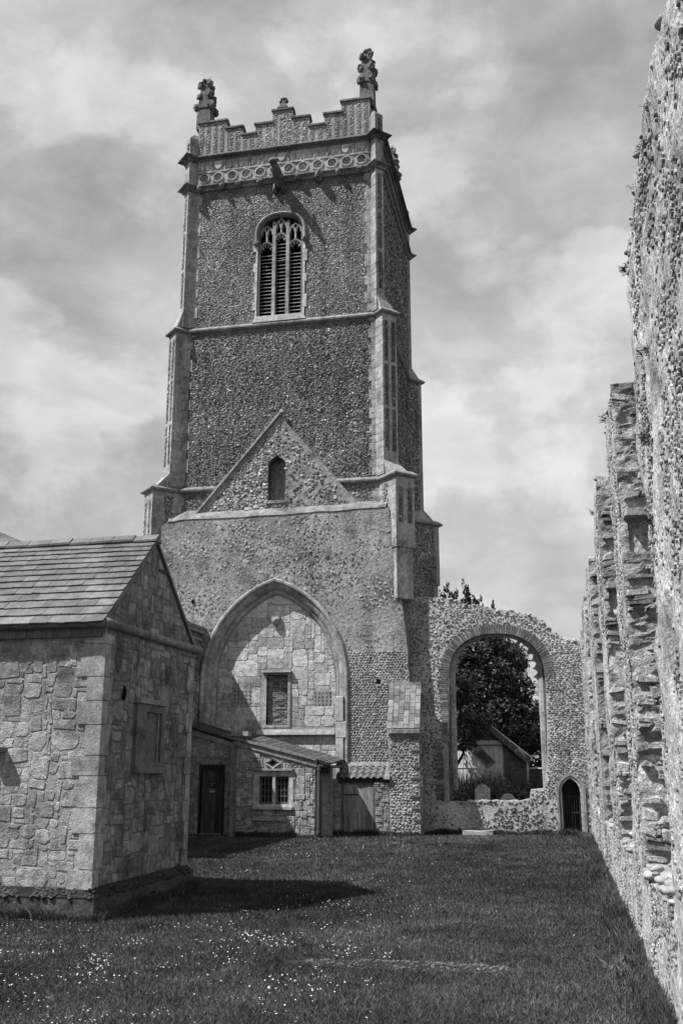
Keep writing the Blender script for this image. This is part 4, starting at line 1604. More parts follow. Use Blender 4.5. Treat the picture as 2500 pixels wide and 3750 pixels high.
    obj('eaves_board', MB().box(-8.5, -8.08, YF + .25, YF + .3, 2.2, 2.48), 'timber_dark', T)
    return T


build_leanto()


def build_shed():
    T = thing('tiled_store', 'low rubble store with a weathered plank door and pantile roof', 'store', (-7.1, 37.5, 0))
    YF = 37.3
    fr = front(YF)
    rr = random.Random(31)
    door = [(-7.92, .03), (-6.78, .03), (-6.78, 1.82), (-7.92, 1.82)]
    wall = obj('wall', slab(fr, [(-8.54, 0), (-6.185, 0), (-6.185, 2.0), (-8.54, 2.0)], [door], -.3, 0), 'mortar', T)
    rects = pack(-6.72, -6.18, .02, 1.92, .075, [(2, 1), (3, 1), (2, 2), (3, 2), (1, 1), (4, 2)], (), rr)
    rects += pack(-8.54, -7.98, .02, 1.92, .09, [(3, 2), (2, 2), (4, 3), (2, 1)], (), rr)
    stones('stone', fr, rects, wall, 'stone', -.02, .03, joint=.007, warp=.05, rnd=rr, seed=28, nvar=.018)
    D = obj('door', MB().box(-7.92, -6.78, YF + .07, YF + .10, .03, 1.8), 'timber_dark', T, label='weathered pale plank door half in shadow')
    for i in range(5):
        a = -7.91 + i * .226
        obj('plank', MB().box(a, a + .218, YF + .025, YF + .068, .05 + rr.uniform(0, .03), 1.8), 'timber_pale', D)
    obj('hinge', MB().box(-7.9, -7.35, YF + .01, YF + .024, 1.42, 1.47), 'iron', D)
    for s, q in ((-8.0, -7.92), (-6.78, -6.70)):
        obj('door_post', MB().box(s, q, YF - .01, YF + .1, 0, 1.84), 'timber', D)
    obj('lintel', MB().box(-8.1, -6.2, YF - .02, YF + .1, 1.845, 1.97), 'timber_dark', T)
    # pantiles
    A, B = np.array((-8.05, YF - .08, 2.0)), np.array((-6.32, YF - .08, 2.0))
    Dd = np.array((-8.05, NY - .01, 2.5))
    s_ = Dd - A
    L_ = np.linalg.norm(s_)
    V_ = s_ / L_
    nrm = np.cross((1, 0, 0), V_)
    rf = obj('roof', MB().add([A, B, B + s_, Dd, A - nrm * .05, B - nrm * .05, B + s_ - nrm * .05, Dd - nrm * .05],
                              [(0, 1, 2, 3), (7, 6, 5, 4), (0, 4, 5, 1), (1, 5, 6, 2), (2, 6, 7, 3), (3, 7, 4, 0)]), 'timber_dark', T)
    nu, nv = 7, 3
    for i in range(nu):
        for j in range(nv):
            w = 1.75 / nu
            m = 8
            pr = []
            sag = rr.uniform(-.012, .012)
            for k in range(m + 1):
                t = k / m
                hgt = .035 + .04 * math.sin(2 * math.pi * t) + (.006 if t > .5 else 0)
                u = i * w + t * w * 1.03
                a = A + np.array((u, 0, 0)) + V_ * (j * L_ / nv + sag) + nrm * (hgt + .02)
                b = A + np.array((u, 0, 0)) + V_ * ((j + 1) * L_ / nv + .05) + nrm * (hgt - .012)
                pr.append((a, b))
            V = [p for q in pr for p in q] + [p - nrm * .016 for q in pr for p in q]
            o = 2 * (m + 1)
            F = []
            for k in range(m):
                a0, b0, a1, b1 = 2 * k, 2 * k + 1, 2 * k + 2, 2 * k + 3
                F += [(a0, a1, b1, b0), (o + b0, o + b1, o + a1, o + a0), (a0, o + a0, o + a1, a1), (b0, b1, o + b1, o + b0)]
            F += [(0, 1, o + 1, o), (2 * m, o + 2 * m, o + 2 * m + 1, 2 * m + 1)]
            obj('pantile', (V, F), 'pantile', rf)
    obj('verge_block', MB().box(-6.36, -6.14, YF - .2, YF + .1, 1.99, 2.13), 'ashlar_pale', rf)
    obj('mortar_fillet', MB().add([(-8.3, NY - .01, 2.62), (-6.2, NY - .01, 2.62), (-6.2, NY - .16, 2.47), (-8.3, NY - .16, 2.47), (-6.36, YF - .15, 2.03), (-6.2, YF - .15, 2.03), (-6.2, NY - .1, 2.56), (-6.36, NY - .1, 2.56)], [(0, 1, 2, 3), (4, 5, 6, 7)]), 'render', rf)


build_shed()

# ================================================================== ruined aisle wall with the empty window
AY = 38.6


def build_aisle():
    T = thing('ruined_aisle_wall', 'ruined flint wall with a large empty arched window and small doorway', 'ruined wall', (-2.2, 39, 0))
    fr = front(AY)
    rr = random.Random(77)
    inner = arch_pts(-4.05, -.42, 5.75, 7.42, 14)
    opening = [(-4.45, 1.18), (-4.4, 1.9), (-4.42, 2.6), (-4.2, 3.2), (-4.1, 4.0)] + inner + [(-.44, 4.0), (-.5, 2.6), (-.66, 1.66), (-1.14, 1.62), (-1.2, 1.3), (-1.6, 1.2), (-2.6, 1.22), (-3.5, 1.17)]
    dpts = arch_pts(-.04, .62, 1.55, 2.02, 7, .02)
    top = ragged([(.95, 7.0), (.76, 7.07), (.3, 7.2), (-.08, 7.38), (-.3, 7.75), (-.47, 7.9), (-1.0, 8.1), (-1.69, 8.25), (-2.5, 8.4), (-3.35, 8.62), (-4.0, 8.8), (-4.52, 8.9), (-5.6, 8.92)], .18, .09, 31)
    outer = [(-6.4, 0), (1.9, 0), (1.9, 7.0)] + top + [(-6.4, 8.9)]
    wall = obj('wall', slab(fr, outer, [opening, dpts], -.8, 0), 'ruin', T)
    ino, ind, wo = in_poly(opening), in_poly(list(offset(dpts, .2))), in_poly(outer)
    brk = in_poly(list(offset(inner, .36)))
    ex = in_poly(list(inner))
    mk = lambda u, v: ~ino(u + .06, v) & ~ino(u - .06, v) & ~ind(u, v) & wo(u, v + .06) & ~(brk(u, v) & ~ex(u, v) & (v > 6.1))
    f = Flints()
    f.field(fr, -5.6, .95, 1.3, 9.0, .108, .076, lambda u, v: mk(u, v) & ((u > -.5) & (v < 7.0)), h=.026, colf=col_pale, jit=.28, flat=.6, tilt=.3, top=.72)
    f.field(fr, -5.6, .95, 1.1, 9.0, .112, .082, lambda u, v: mk(u, v) & ~((u > -.5) & (v < 7.0)), h=.026, colf=col_pale, jit=.48, flat=.6, tilt=.4, top=.72, fill=.8)
    f.field(fr, -5.1, .95, .02, 1.2, .12, .09, lambda u, v: mk(u, v) & (fbm(u * 1.4, v * 1.8, s=61) + .25 + .25 * (u > -2.5) > rng.uniform(-.1, .8, np.shape(u))), h=.035, colf=col_pale, jit=.48, flat=.6, tilt=.4, top=.72)
    # stones along the broken top: tilted frame
    tp = np.array(top)
    for i in range(len(tp) - 1):
        pass
    f.build('flint_rubble', 'flint', wall)
    # loose cobbles bedded along the top and sill
    V0, F0 = ico(2)
    cmesh = []
    for q in range(4):
        me = bpy.data.meshes.new('cobble')
        k = 1 + .22 * fbm(V0[:, 0] * 1.3 + q * 9, V0[:, 1] * 1.3, V0[:, 2] * 1.3, s=q)
        fast_mesh(me, V0 * k[:, None], F0, (.2, .28, .24, .33)[q] * np.ones(len(V0)), True)
        me.materials.append(MAT['flint'])
        cmesh.append(me)
    build_aisle.cob = cmesh
    for i in range(len(tp)):
        for k in range(3):
            j = min(i + 1, len(tp) - 1)
            t = rr.random()
            x, z = tp[i] * (1 - t) + tp[j] * t
            o = obj('cobble', cmesh[rr.randrange(4)], None, wall, loc=(x, AY + .06 + k * .24 + rr.uniform(-.05, .05), z + rr.uniform(-.05, .03)))
            s = rr.uniform(.05, .09)
            o.scale = (s * rr.uniform(1, 1.5), s * 1.2, s * .75)
            o.rotation_euler = (rr.uniform(-.4, .4), rr.uniform(-.4, .4), rr.uniform(0, 3))
    for i in range(46):
        x = rr.uniform(-3.5, -1.2)
        o = obj('cobble', cmesh[rr.randrange(4)], None, wall, loc=(x, AY + rr.uniform(-.03, .5), 1.2 + rr.uniform(-.03, .02)))
        s = rr.uniform(.045, .08)
        o.scale = (s * rr.uniform(1, 1.4), s * 1.2, s * .75)
        o.rotation_euler = (rr.uniform(-.4, .4), rr.uniform(-.4, .4), rr.uniform(0, 3))
    # brick arch over the window
    A = obj('brick_arch', sweep(fr, inner, [(.0, -.7), (.0, -.3), (.33, -.01), (.33, -.7)]), 'mortar', T, label='arch of radiating bricks over the empty window')
    L_, ff = resample(inner, .1)
    n = 62
    for i in range(n):
        a, b = L_ * (i + .1) / n, L_ * (i + .9) / n
        V, F = sweep(fr, ff(a, b, 2), [(-.02, -.3), (-.02, .035 + rr.uniform(-.012, .012)), (.17 if i % 3 == 0 else .34, .035), (.17 if i % 3 == 0 else .34, -.3)])
        obj('brick', (V, F), 'brick', A)
        if i % 3 == 0:
            V, F = sweep(fr, ff(a, b, 2), [(.185, -.3), (.185, .03), (.34, .03), (.34, -.3)])
            obj('brick', (V, F), 'brick', A)
    # bonded brick jamb on the left side
    z = 1.25
    k = 0
    J = obj('brick_jamb', MB().box(-4.42, -4.16, AY + .05, AY + .75, 1.2, 5.8), 'mortar', T)
    while z < 5.7:
        base = -4.12 if z > 3.3 else -4.34
        w = (.30, .18)[k % 2] + rr.uniform(-.04, .08)
        obj('brick', MB().box(base - w, base + rr.uniform(-.01, .03), AY - .03 - rr.uniform(0, .025), AY + .22, z, z + .062), 'brick' if rr.random() > .35 else 'brick_pale', J)
        obj('brick', MB().box(-4.2, -4.07 + rr.uniform(-.02, .02), AY + .24, AY + .48, z, z + .062), 'brick', J)
        obj('brick', MB().box(-4.2, -4.06 + rr.uniform(-.02, .02), AY + .495, AY + .74, z + .0, z + .062), 'brick', J)
        z += .078
        k += 1
    # stone window frame near the outer face with cusped remains of tracery
    ff_ = front(39.25)
    fp = arch_pts(-3.86, -.70, 5.85, 7.36, 14, 1.6)
    Fm = obj('window_frame', sweep(ff_, [(-3.86, 1.6), (-3.86, 1.7)], [(0, -.1), (0, .08), (.16, .10), (.2, -.1)]), 'ashlar', T, label='slender stone frame with broken cusped tracery')
    arch_stones('frame_stone', ff_, fp, [(0, -.1), (0, .03), (.06, .08), (.18, .10), (.26, .02), (.3, -.1)], Fm, 'ashlar', .75)
    L_, ff = resample(fp, .1)
    for s_ in (.615, .64, .665, .69, .715, .735, .385, .36, .335, .28):
        q, q2 = ff(L_ * s_, L_ * s_ + .02, 2)
        d = (q2 - q) / np.linalg.norm(q2 - q)
        nn = np.array((d[1], -d[0]))
        tri = [tuple(q - d * .16), tuple(q - d * .06 + nn * .07), tuple(q + nn * .17), tuple(q + d * .06 + nn * .07), tuple(q + d * .16)]
        obj('cusp', prism(ff_, tri, -.05, .04, .01), 'ashlar', Fm)
    for p0, p1 in (((-1.78, 6.78), (-1.25, 7.2)), ((-2.62, 7.4), (-2.55, 7.05)), ((-2.0, 7.4), (-1.92, 7.02))):
        obj('tracery_bar', MB().bar((p0[0], 39.25, p0[1]), (p1[0], 39.25, p1[1]), .12, .11), 'ashlar', Fm)
    # rubble chunk of the sill on the right
    # small doorway
    Dr = obj('doorway', sweep(fr, dpts, [(0, -.7), (0, -.6), (.02, -.6), (.02, -.7)]), 'ashlar', T, label='small pointed stone doorway')
    arch_stones('jamb_stone', fr, dpts, [(0, -.5), (0, -.1), (.05, -.02), (.10, .05), (.19, .05), (.19, -.5)], Dr, 'ashlar', .42)
    obj('added_dark_door', MB().box(-.1, .7, AY + .55, AY + .6, 0, 2.1), 'timber_dark', Dr)  # dark door added so that the doorway stays black
    for i in range(5):
        a = -.08 + i * .148
        obj('plank', MB().box(a, a + .14, AY + .52, AY + .548, .03, 2.05), 'timber_dark', Dr)


build_aisle()


def build_gate():
    T = thing('iron_gate', 'narrow black iron bar gate in the small pointed doorway', 'gate', (.29, AY + .2, 0))
    y = AY + .22
    fr = MB()
    fr.tube([(.02, y, .06), (.02, y, 1.5)], .022, 6).tube([(.58, y, .06), (.58, y, 1.5)], .018, 6)
    obj('frame', fr, 'iron', T)
    for z in (.18, .82, 1.38):
        obj('rail', MB().bar((.02, y, z), (.58, y, z), .02, .035), 'iron', T)
    for i in range(5):
        x = .12 + i * .09
        h = 1.62 + .2 * (1 - abs(i - 2) / 2)
        obj('bar', MB().tube([(x, y, .1), (x, y, h)], .010, 6), 'iron', T)
    obj('pointed_top', MB().tube([(.12, y, 1.5), (.16, y, 1.72), (.3, y, 1.86), (.44, y, 1.72), (.48, y, 1.5)], .01, 6), 'iron', T)
    obj('gate_post', MB().tube([(-.02, AY - .1, 0), (-.02, AY - .1, 1.55)], .03, 8), 'iron', T)


build_gate()

# ================================================================== long ruined wall on the right
RX = .95


def build_ruin():
    T = thing('ruined_window_wall', 'long tall ruined flint wall with roofless window gaps along the right', 'ruined wall', (1.4, 20, 0))
    rr = random.Random(3)
    gaps = [(10.0, 13.5), (15.15, 19.1), (21.3, 25.5), (28.3, 31.9), (34.7, 37.4)]
    tops = [7.62, 7.62, 7.72, 7.55, 7.6, 7.3]
    edges = [3.0] + [e for g_ in gaps for e in g_] + [38.58]
    cob = build_aisle.cob
    piers = [(edges[2 * i], edges[2 * i + 1]) for i in range(6)]
    fw = west(RX)
    for i, (a, b) in enumerate(piers):
        res = (.07, .09, .12, .16, .2, .2)[i]
        mb = rough_box(RX, RX + 1.05, a, b, 0, tops[i], res, .05, seed=50 + i * 7, topvar=.16 if i == 0 else .34, freq=3.2)
        drop = (lambda y: np.clip(7.4 - np.asarray(y, float), 0, 9) * .21) if i == 0 else (lambda y: np.asarray(y, float) * 0)
        for q_ in mb.v:
            q_[:, 2] -= drop(q_[:, 1]) * np.clip(q_[:, 2] / tops[i], 0, 1) ** 3
        p = obj('pier', mb, 'ruin', T)
        f = Flints()
        sc = (.042, .05, .07, .09, .11, .11)[i]
        fa = Fr((RX - .012, 0, 0), (0, 1, 0), (0, 0, 1), (-1, 0, 0))
        f.field(fa, max(a, 4.5) + .03, b - .02, .02, tops[i] - .1, sc * 1.25, sc, (lambda u, v: (v < tops[i] - .12 - drop(u)) & (fbm(u * 1.7, v * 1.1, s=91) - .05 > rng.uniform(-.4, 1., np.shape(u)))), h=.004, colf=col_pale, jit=.48, tilt=.08, top=.75)
        f.build('flint_facing', 'flint', p)
        # reveal that faces the near end: courses of brick and rubble
        if i:
            frv = Fr((0, a - .02, 0), (1, 0, 0), (0, 0, 1), (0, -1, 0))
            sizes = [(2, 1), (3, 1), (4, 1), (5, 1), (3, 2), (2, 1), (1, 1), (6, 1)]
            hole = [(RX + .12, RX + .8, 5.25, 5.62)] if i in (1, 2) else []
            # ragged skin of broken courses
            rs_ = (.034, .045, .07, .09, .1)[i - 1]
            A_, B_ = np.meshgrid(np.arange(RX - .01, RX + 1.03, rs_), np.arange(1.15, tops[i] - .05, rs_ * .8), indexing='ij')
            d_ = .05 * fbm(A_ * 4.5, B_ * (5.5 + i), s=i) + .07 * fbm(A_ * 2.0, B_ * 1.7, s=i + 4) + .035 * np.tanh(6 * fbm(A_ * 3. + 9, B_ * 8, s=i + 8)) * np.clip(.35 + fbm(A_ * .7, B_ * .8, s=i + 60), 0, 1) + .02
            d_ = np.where((B_ > 5.2) & (B_ < 5.62) & (A_ > RX + .12) & (i < 3), -.35, d_)
            e_ = np.minimum(1, (A_ - RX + .02) / .06)
            P_ = np.stack([A_ + .02 * fbm(A_ * 7, B_ * 7, s=i + 30), a - np.maximum(d_, -.35) * e_ - .01, B_ + .02 * fbm(A_ * 7, B_ * 7, s=i + 33)], -1)
            obj('reveal_rubble', MB().grid(P_), 'ruin_stone', p)
            rects = [q for q in pack(RX + .03, RX + 1.02, 1.3, tops[i] - .25, .075, sizes, hole, rr) if rr.random() > (.5 if q[1] < 3.4 else .72 + .2 * math.sin(q[1] * 5))]
            if i <= 2:
                stones('rubble_stone', frv, rects, p, 'ruin_stone', -.1, .055, joint=.004, warp=.09, wf=3.5, rnd=rr, seed=i, nvar=.03, bev=.03, jit=.02)
                # ledge stones of a lost window arch
                obj('springer_stone', prism(frv, [(RX + .04, 5.64), (RX + .85, 5.62), (RX + .85, 5.76), (RX + .06, 5.74)], -.1, .2, .02), 'ashlar', p)
                obj('springer_stone', prism(frv, [(RX + .4, 5.78), (RX + .75, 5.78), (RX + .75, 5.92), (RX + .42, 5.93)], -.1, .12, .02), 'ashlar', p)
            else:
                mbj = stones('rubble_stone', frv, rects, p, 'stone', -.08, .05, joint=.008, warp=.05, wf=3., rnd=rr, seed=i, nvar=.05, bev=.02, join=True)
                obj('rubble_courses', mbj, 'stone', p, kind='stuff')
        # cobbles along the broken top
        n = (80, 80, 40, 24, 16, 10)[i]
        for k in range(n):
            if i == 0:
                y = rr.uniform(5.0, b)
                x = RX + rr.uniform(.0, .3)
            else:
                y = a + rr.random() ** 1.4 * (b - a)
                x = RX + rr.uniform(-.02, .9)
            z = tops[i] + float((.16 if i == 0 else .34) * fbm(np.array([x * 1.2 + 7]), np.array([y * 1.2]), s=50 + i * 7 + 3, oct=3)[0]) + rr.uniform(-.16, .05) - float(drop(y))
            o = obj('cobble', cob[rr.randrange(4)], None, p, loc=(x, y, z))
            s = rr.uniform(.025, .05)
            o.scale = (s * rr.uniform(1, 1.3), s * rr.uniform(1, 1.5), s * .75)
            o.rotation_euler = (rr.uniform(-.4, .4), rr.uniform(-.4, .4), rr.uniform(0, 3))
        if i == 0:
            # bigger cobbles sitting in the face near the ragged upper edge
            for k in range(70):
                y = rr.uniform(5.2, 9.9)
                z = 7.5 - abs(rr.gauss(0, .45)) - float(drop(y))
                o = obj('cobble', cob[rr.randrange(4)], None, p, loc=(RX + .012, y, z))
                s = rr.uniform(.02, .045)
                o.scale = (s * .8, s * rr.uniform(1, 1.5), s * rr.uniform(.7, 1.1))
    for i, (a, b) in enumerate(gaps):
        res = (.07, .09, .12, .16, .2)[i]
        st = 1.2
        mb = rough_box(RX, RX + 1.05, a - .1, b + .1, 0, st, res, .05, seed=150 + i * 7, topvar=.16, freq=2.6)
        s_ = obj('sill_wall', mb, 'ruin', T)
        f = Flints()
        sc = (.042, .05, .07, .09, .11)[i]
        fa = Fr((RX - .012, 0, 0), (0, 1, 0), (0, 0, 1), (-1, 0, 0))
        f.field(fa, a, b, .02, 1.15, sc * 1.25, sc, (lambda u, v: fbm(u * 1.7, v * 1.1, s=91) - .05 > rng.uniform(-.4, 1., np.shape(u))), h=.004, colf=col_pale, jit=.48, tilt=.08, top=.75)
        f.build('flint_facing', 'flint', s_)
        # rubble rising against the far reveal
        for k in range((110, 50, 20, 10, 6)[i]):
            t = rr.random() ** .8
            y = a + .2 + t * (b - a - .2)
            o = obj('cobble', cob[rr.randrange(4)], None, s_, loc=(RX + rr.uniform(-.03, .75), y, st + .02 + rr.uniform(-.08, .06)))
            s = rr.uniform(.035, .075)
            o.scale = (s * rr.uniform(1, 1.5), s * rr.uniform(1, 1.3), s * .7)
            o.rotation_euler = (rr.uniform(-.3, .3), rr.uniform(-.3, .3), rr.uniform(0, 3))


build_ruin()

# ================================================================== small gabled chapel on the left
CX, CY0, CY1, CEZ, CAZ, CAY = -7.6, 16.0, 20.3, 4.86, 6.72, 18.0


def build_chapel():
    T = thing('gabled_stone_building', 'small gabled stone building with a slate roof in the left foreground', 'building', (-10.5, 18.1, 0))
    rr = random.Random(9)
    xl = -16.0
    ff, fg = front(CY0), east(CX)
    mb = MB()
    mb.box(xl, CX, CY0, CY0 + .4, 0, CEZ)
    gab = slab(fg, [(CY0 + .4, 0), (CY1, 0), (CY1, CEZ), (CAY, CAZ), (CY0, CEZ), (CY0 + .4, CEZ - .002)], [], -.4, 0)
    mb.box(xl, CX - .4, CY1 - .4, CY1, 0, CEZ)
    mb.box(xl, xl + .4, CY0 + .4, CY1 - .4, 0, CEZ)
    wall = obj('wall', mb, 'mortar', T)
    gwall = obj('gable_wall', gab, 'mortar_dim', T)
    # front rubble
    sizes = [(2, 2), (3, 2), (4, 3), (3, 3), (5, 4), (2, 1), (2, 1), (3, 1), (4, 3), (5, 3), (6, 4), (4, 2), (5, 2), (3, 2), (4, 1)]
    rects = pack(-11.2, CX - .02, .46, 4.62, .088, sizes, (), rr)
    stones('stone', ff, rects, wall, 'stone', -.03, .008, joint=.011, warp=.07, wf=1.9, rnd=rr, bev=.010, seed=71, nvar=.006, jit=.018, chm=(.08, .34))
    # gable rubble
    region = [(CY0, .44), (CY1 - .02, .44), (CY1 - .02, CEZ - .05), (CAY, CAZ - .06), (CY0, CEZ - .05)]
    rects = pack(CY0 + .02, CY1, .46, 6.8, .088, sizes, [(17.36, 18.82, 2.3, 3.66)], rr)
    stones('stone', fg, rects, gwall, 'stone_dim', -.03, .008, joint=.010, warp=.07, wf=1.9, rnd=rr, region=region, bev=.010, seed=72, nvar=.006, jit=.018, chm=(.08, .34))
    # quoins on the near corner and the far corner
    z = .46
    i = 0
    while z < 4.6:
        h = rr.uniform(.3, .58)
        z1 = min(z + h, 4.66)
        w1, w2 = ((.42, .2), (.26, .3))[i % 2]
        w1 += rr.uniform(-.05, .08)
        b = MB().box(CX - w1, CX + .034, CY0 - .036, CY0 + w2, z + .006, z1 - .008)
        obj('quoin', b, 'ashlar', wall)
        b = MB().box(CX - .2, CX + .033, CY1 - (.34, .22)[i % 2], CY1 + .02, z + .006, z1 - .008)
        obj('quoin', b, 'stone', wall)
        z = z1
        i += 1
    # plinth with mossy chamfer
    pl = MB()
    for (a, b, c, d) in ((xl, CX + .14, CY0 - .14, CY0), (CX, CX + .14, CY0, CY1 + .12)):
        pl.box(a, b, c, d, 0, .36)
    P = obj('plinth', pl, 'plinth', T)
    ch = MB()
    ch.add([(xl, CY0 - .15, .362), (CX + .15, CY0 - .15, .362), (CX + .02, CY0 - .01, .5), (xl, CY0 - .01, .5)], [(0, 1, 2, 3)])
    ch.add([(CX + .15, CY0 - .15, .362), (CX + .15, CY1 + .13, .362), (CX + .02, CY1 + .01, .5), (CX + .02, CY0 - .01, .5)], [(0, 1, 2, 3)])
    obj('plinth_chamfer', ch, 'moss', P)
    mo = Flints()
    fm = Fr((0, CY0 - .14, .37), (1, 0, 0), (0, .7, .7), (0, -.7, .7))
    mo.field(fm, -11, CX + .1, -.03, .2, .05, .033, lambda u, v: fbm(u * 3, v * 6, s=5) > -.1, h=.018, size=.8, colf=lambda m: rng.uniform(.012, .05, m), jit=.95)
    fm = Fr((CX + .14, 0, .37), (0, 1, 0), (-.7, 0, .7), (.7, 0, .7))
    mo.field(fm, CY0 - .1, CY1, -.03, .2, .05, .033, lambda u, v: fbm(u * 3, v * 6, s=6) > -.1, h=.018, size=.8, colf=lambda m: rng.uniform(.012, .05, m), jit=.95)
    mo.build('moss', 'flint', P)
    obj('vent', MB().box(CX + .13, CX + .146, 18.15, 18.42, .02, .2), 'void', P)
    # blocked window in the gable
    Wn = obj('blocked_window', slab(fg, [(17.42, 2.42), (18.78, 2.42), (18.78, 3.56), (17.42, 3.56)], [[(17.86, 2.5), (18.62, 2.5), (18.62, 3.42), (17.86, 3.42)]], -.1, .05), 'ashlar_dark', T, label='dark weathered stone frame of a blocked window')
    obj('panel', prism(fg, [(17.84, 2.48), (18.64, 2.48), (18.64, 3.44), (17.84, 3.44)], -.12, -.045), 'ashlar', Wn)
    obj('sill', prism(fg, [(17.40, 2.30), (18.82, 2.30), (18.82, 2.42), (17.40, 2.42)], -.05, .13, .03), 'ashlar_dark', Wn)
    obj('lintel', prism(fg, [(17.36, 3.56), (18.84, 3.56), (18.84, 3.66), (17.36, 3.66)], -.05, .1, .03), 'ashlar_dark', Wn)
    obj('inner_jamb', MB().box(CX - .05, CX + .035, 18.46, 18.52, 2.5, 3.42), 'ashlar_dark', Wn)
    obj('wall_hole', prism(fg, [(16.78, 3.6), (16.9, 3.58), (16.93, 3.74), (16.86, 3.82)], -.02, .036), 'void', wall)  # black plate in place of a shaded hole
    obj('iron_stub', MB().bar((CX, 18.22, 6.2), (CX + .05, 18.5, 6.2), .05, .05), 'iron', wall)
    # eaves string round the gable, fascia and gutter at the front
    obj('eaves_moulding', MB().tube([(CX + .05, CY0 - .12, 4.84), (CX + .05, 18.6, 4.84), (CX + .055, CY1 + .25, 4.86)], .085, 10), 'ashlar_dark', T, smooth=True)
    obj('fascia', MB().box(xl, CX - .02, CY0 - .1, CY0 - .04, 4.60, 4.76), 'timber', T)
    obj('gutter', MB().tube([(xl, CY0 - .16, 4.80), (CX + .06, CY0 - .16, 4.80)], .055, 10), 'pipe', T, smooth=True)
    # a stone bracket at the left edge of the picture
    obj('stone_bracket', MB().add(*prism(ff, [(-9.62, 2.66), (-9.32, 2.66), (-9.3, 2.74), (-9.62, 2.74)], -.05, .22, .02)).add(*prism(ff, [(-9.62, 2.5), (-9.46, 2.5), (-9.42, 2.66), (-9.62, 2.66)], -.05, .1, .02)), 'ashlar_dark', wall)
    # roof of graded stone slates
    E0 = np.array((0, CY0 - .2, 4.83))
    Rg = np.array((0, CAY, CAZ + .06))
    s_ = Rg - E0
    L_ = np.linalg.norm(s_)
    V_ = s_ / L_
    fr_ = Fr(E0, (1, 0, 0), V_, np.cross((1, 0, 0), V_))
    back = np.array((0, CY1 + .2, 4.83))
    x1 = CX + .05
    deck = MB().add([(xl, E0[1], E0[2]), (x1, E0[1], E0[2]), (x1, Rg[1], Rg[2]), (xl, Rg[1], Rg[2]), (xl, back[1], back[2]), (x1, back[1], back[2]),
                     (xl, E0[1] + .05, E0[2] - .06), (x1, E0[1] + .05, E0[2] - .06), (x1, Rg[1], Rg[2] - .07), (xl, Rg[1], Rg[2] - .07), (xl, back[1] - .05, back[2] - .06), (x1, back[1] - .05, back[2] - .06)],
                    [(0, 1, 2, 3), (3, 2, 5, 4), (6, 9, 8, 7), (9, 10, 11, 8), (1, 7, 8, 2), (2, 8, 11, 5), (0, 6, 7, 1), (4, 5, 11, 10)])
    rf = obj('roof', deck, 'slate', T)
    v = 0.
    row = 0
    while v < L_ - .08:
        h = .265 - .008 * row
        v1 = min(v + h, L_)
        u = x1
        k = 0
        off = (.0, .2)[row % 2]
        while u > -11.8:
            w = (.36 if not (k == 0 and off) else .18) + rr.uniform(-.05, .05)
            a, b = u - w + .004, u - .004
            sk = rr.uniform(-.014, .014)
            Vv = [fr_.P(a, v - .03 + sk, .036 + rr.uniform(0, .012)), fr_.P(b, v - .03 - sk, .036 + rr.uniform(0, .012)), fr_.P(b, v1 + .04, .008), fr_.P(a, v1 + .04, .008),
                  fr_.P(a, v - .03 + sk, .016), fr_.P(b, v - .03 - sk, .016), fr_.P(b, v1 + .04, -.008), fr_.P(a, v1 + .04, -.008)]
            obj('slate', (Vv, [(0, 1, 2, 3), (7, 6, 5, 4), (0, 4, 5, 1), (1, 5, 6, 2), (2, 6, 7, 3), (3, 7, 4, 0)]), 'slate', rf)
            u -= w
            k += 1
        v = v1
        row += 1
    u = x1 + .03
    while u > -11.8:
        w = rr.uniform(.42, .5)
        dz = rr.uniform(-.012, .012)
        zt = Rg[2] + .10 + dz
        m = MB().add([(u - w, CAY - .15, zt - .13), (u - .008, CAY - .15, zt - .13 + rr.uniform(0, .015)), (u - .008, CAY, zt), (u - w, CAY, zt - .01), (u - w, CAY + .15, zt - .13), (u - .008, CAY + .15, zt - .13),
                      (u - w, CAY - .15, zt - .17), (u - .008, CAY - .15, zt - .16), (u - w, CAY + .15, zt - .17), (u - .008, CAY + .15, zt - .16)],
                     [(0, 1, 2, 3), (3, 2, 5, 4), (6, 7, 1, 0), (4, 5, 9, 8), (1, 7, 9, 5, 2), (0, 3, 4, 8, 6)])
        obj('ridge_tile', m, 'slate', rf)
        u -= w


build_chapel()

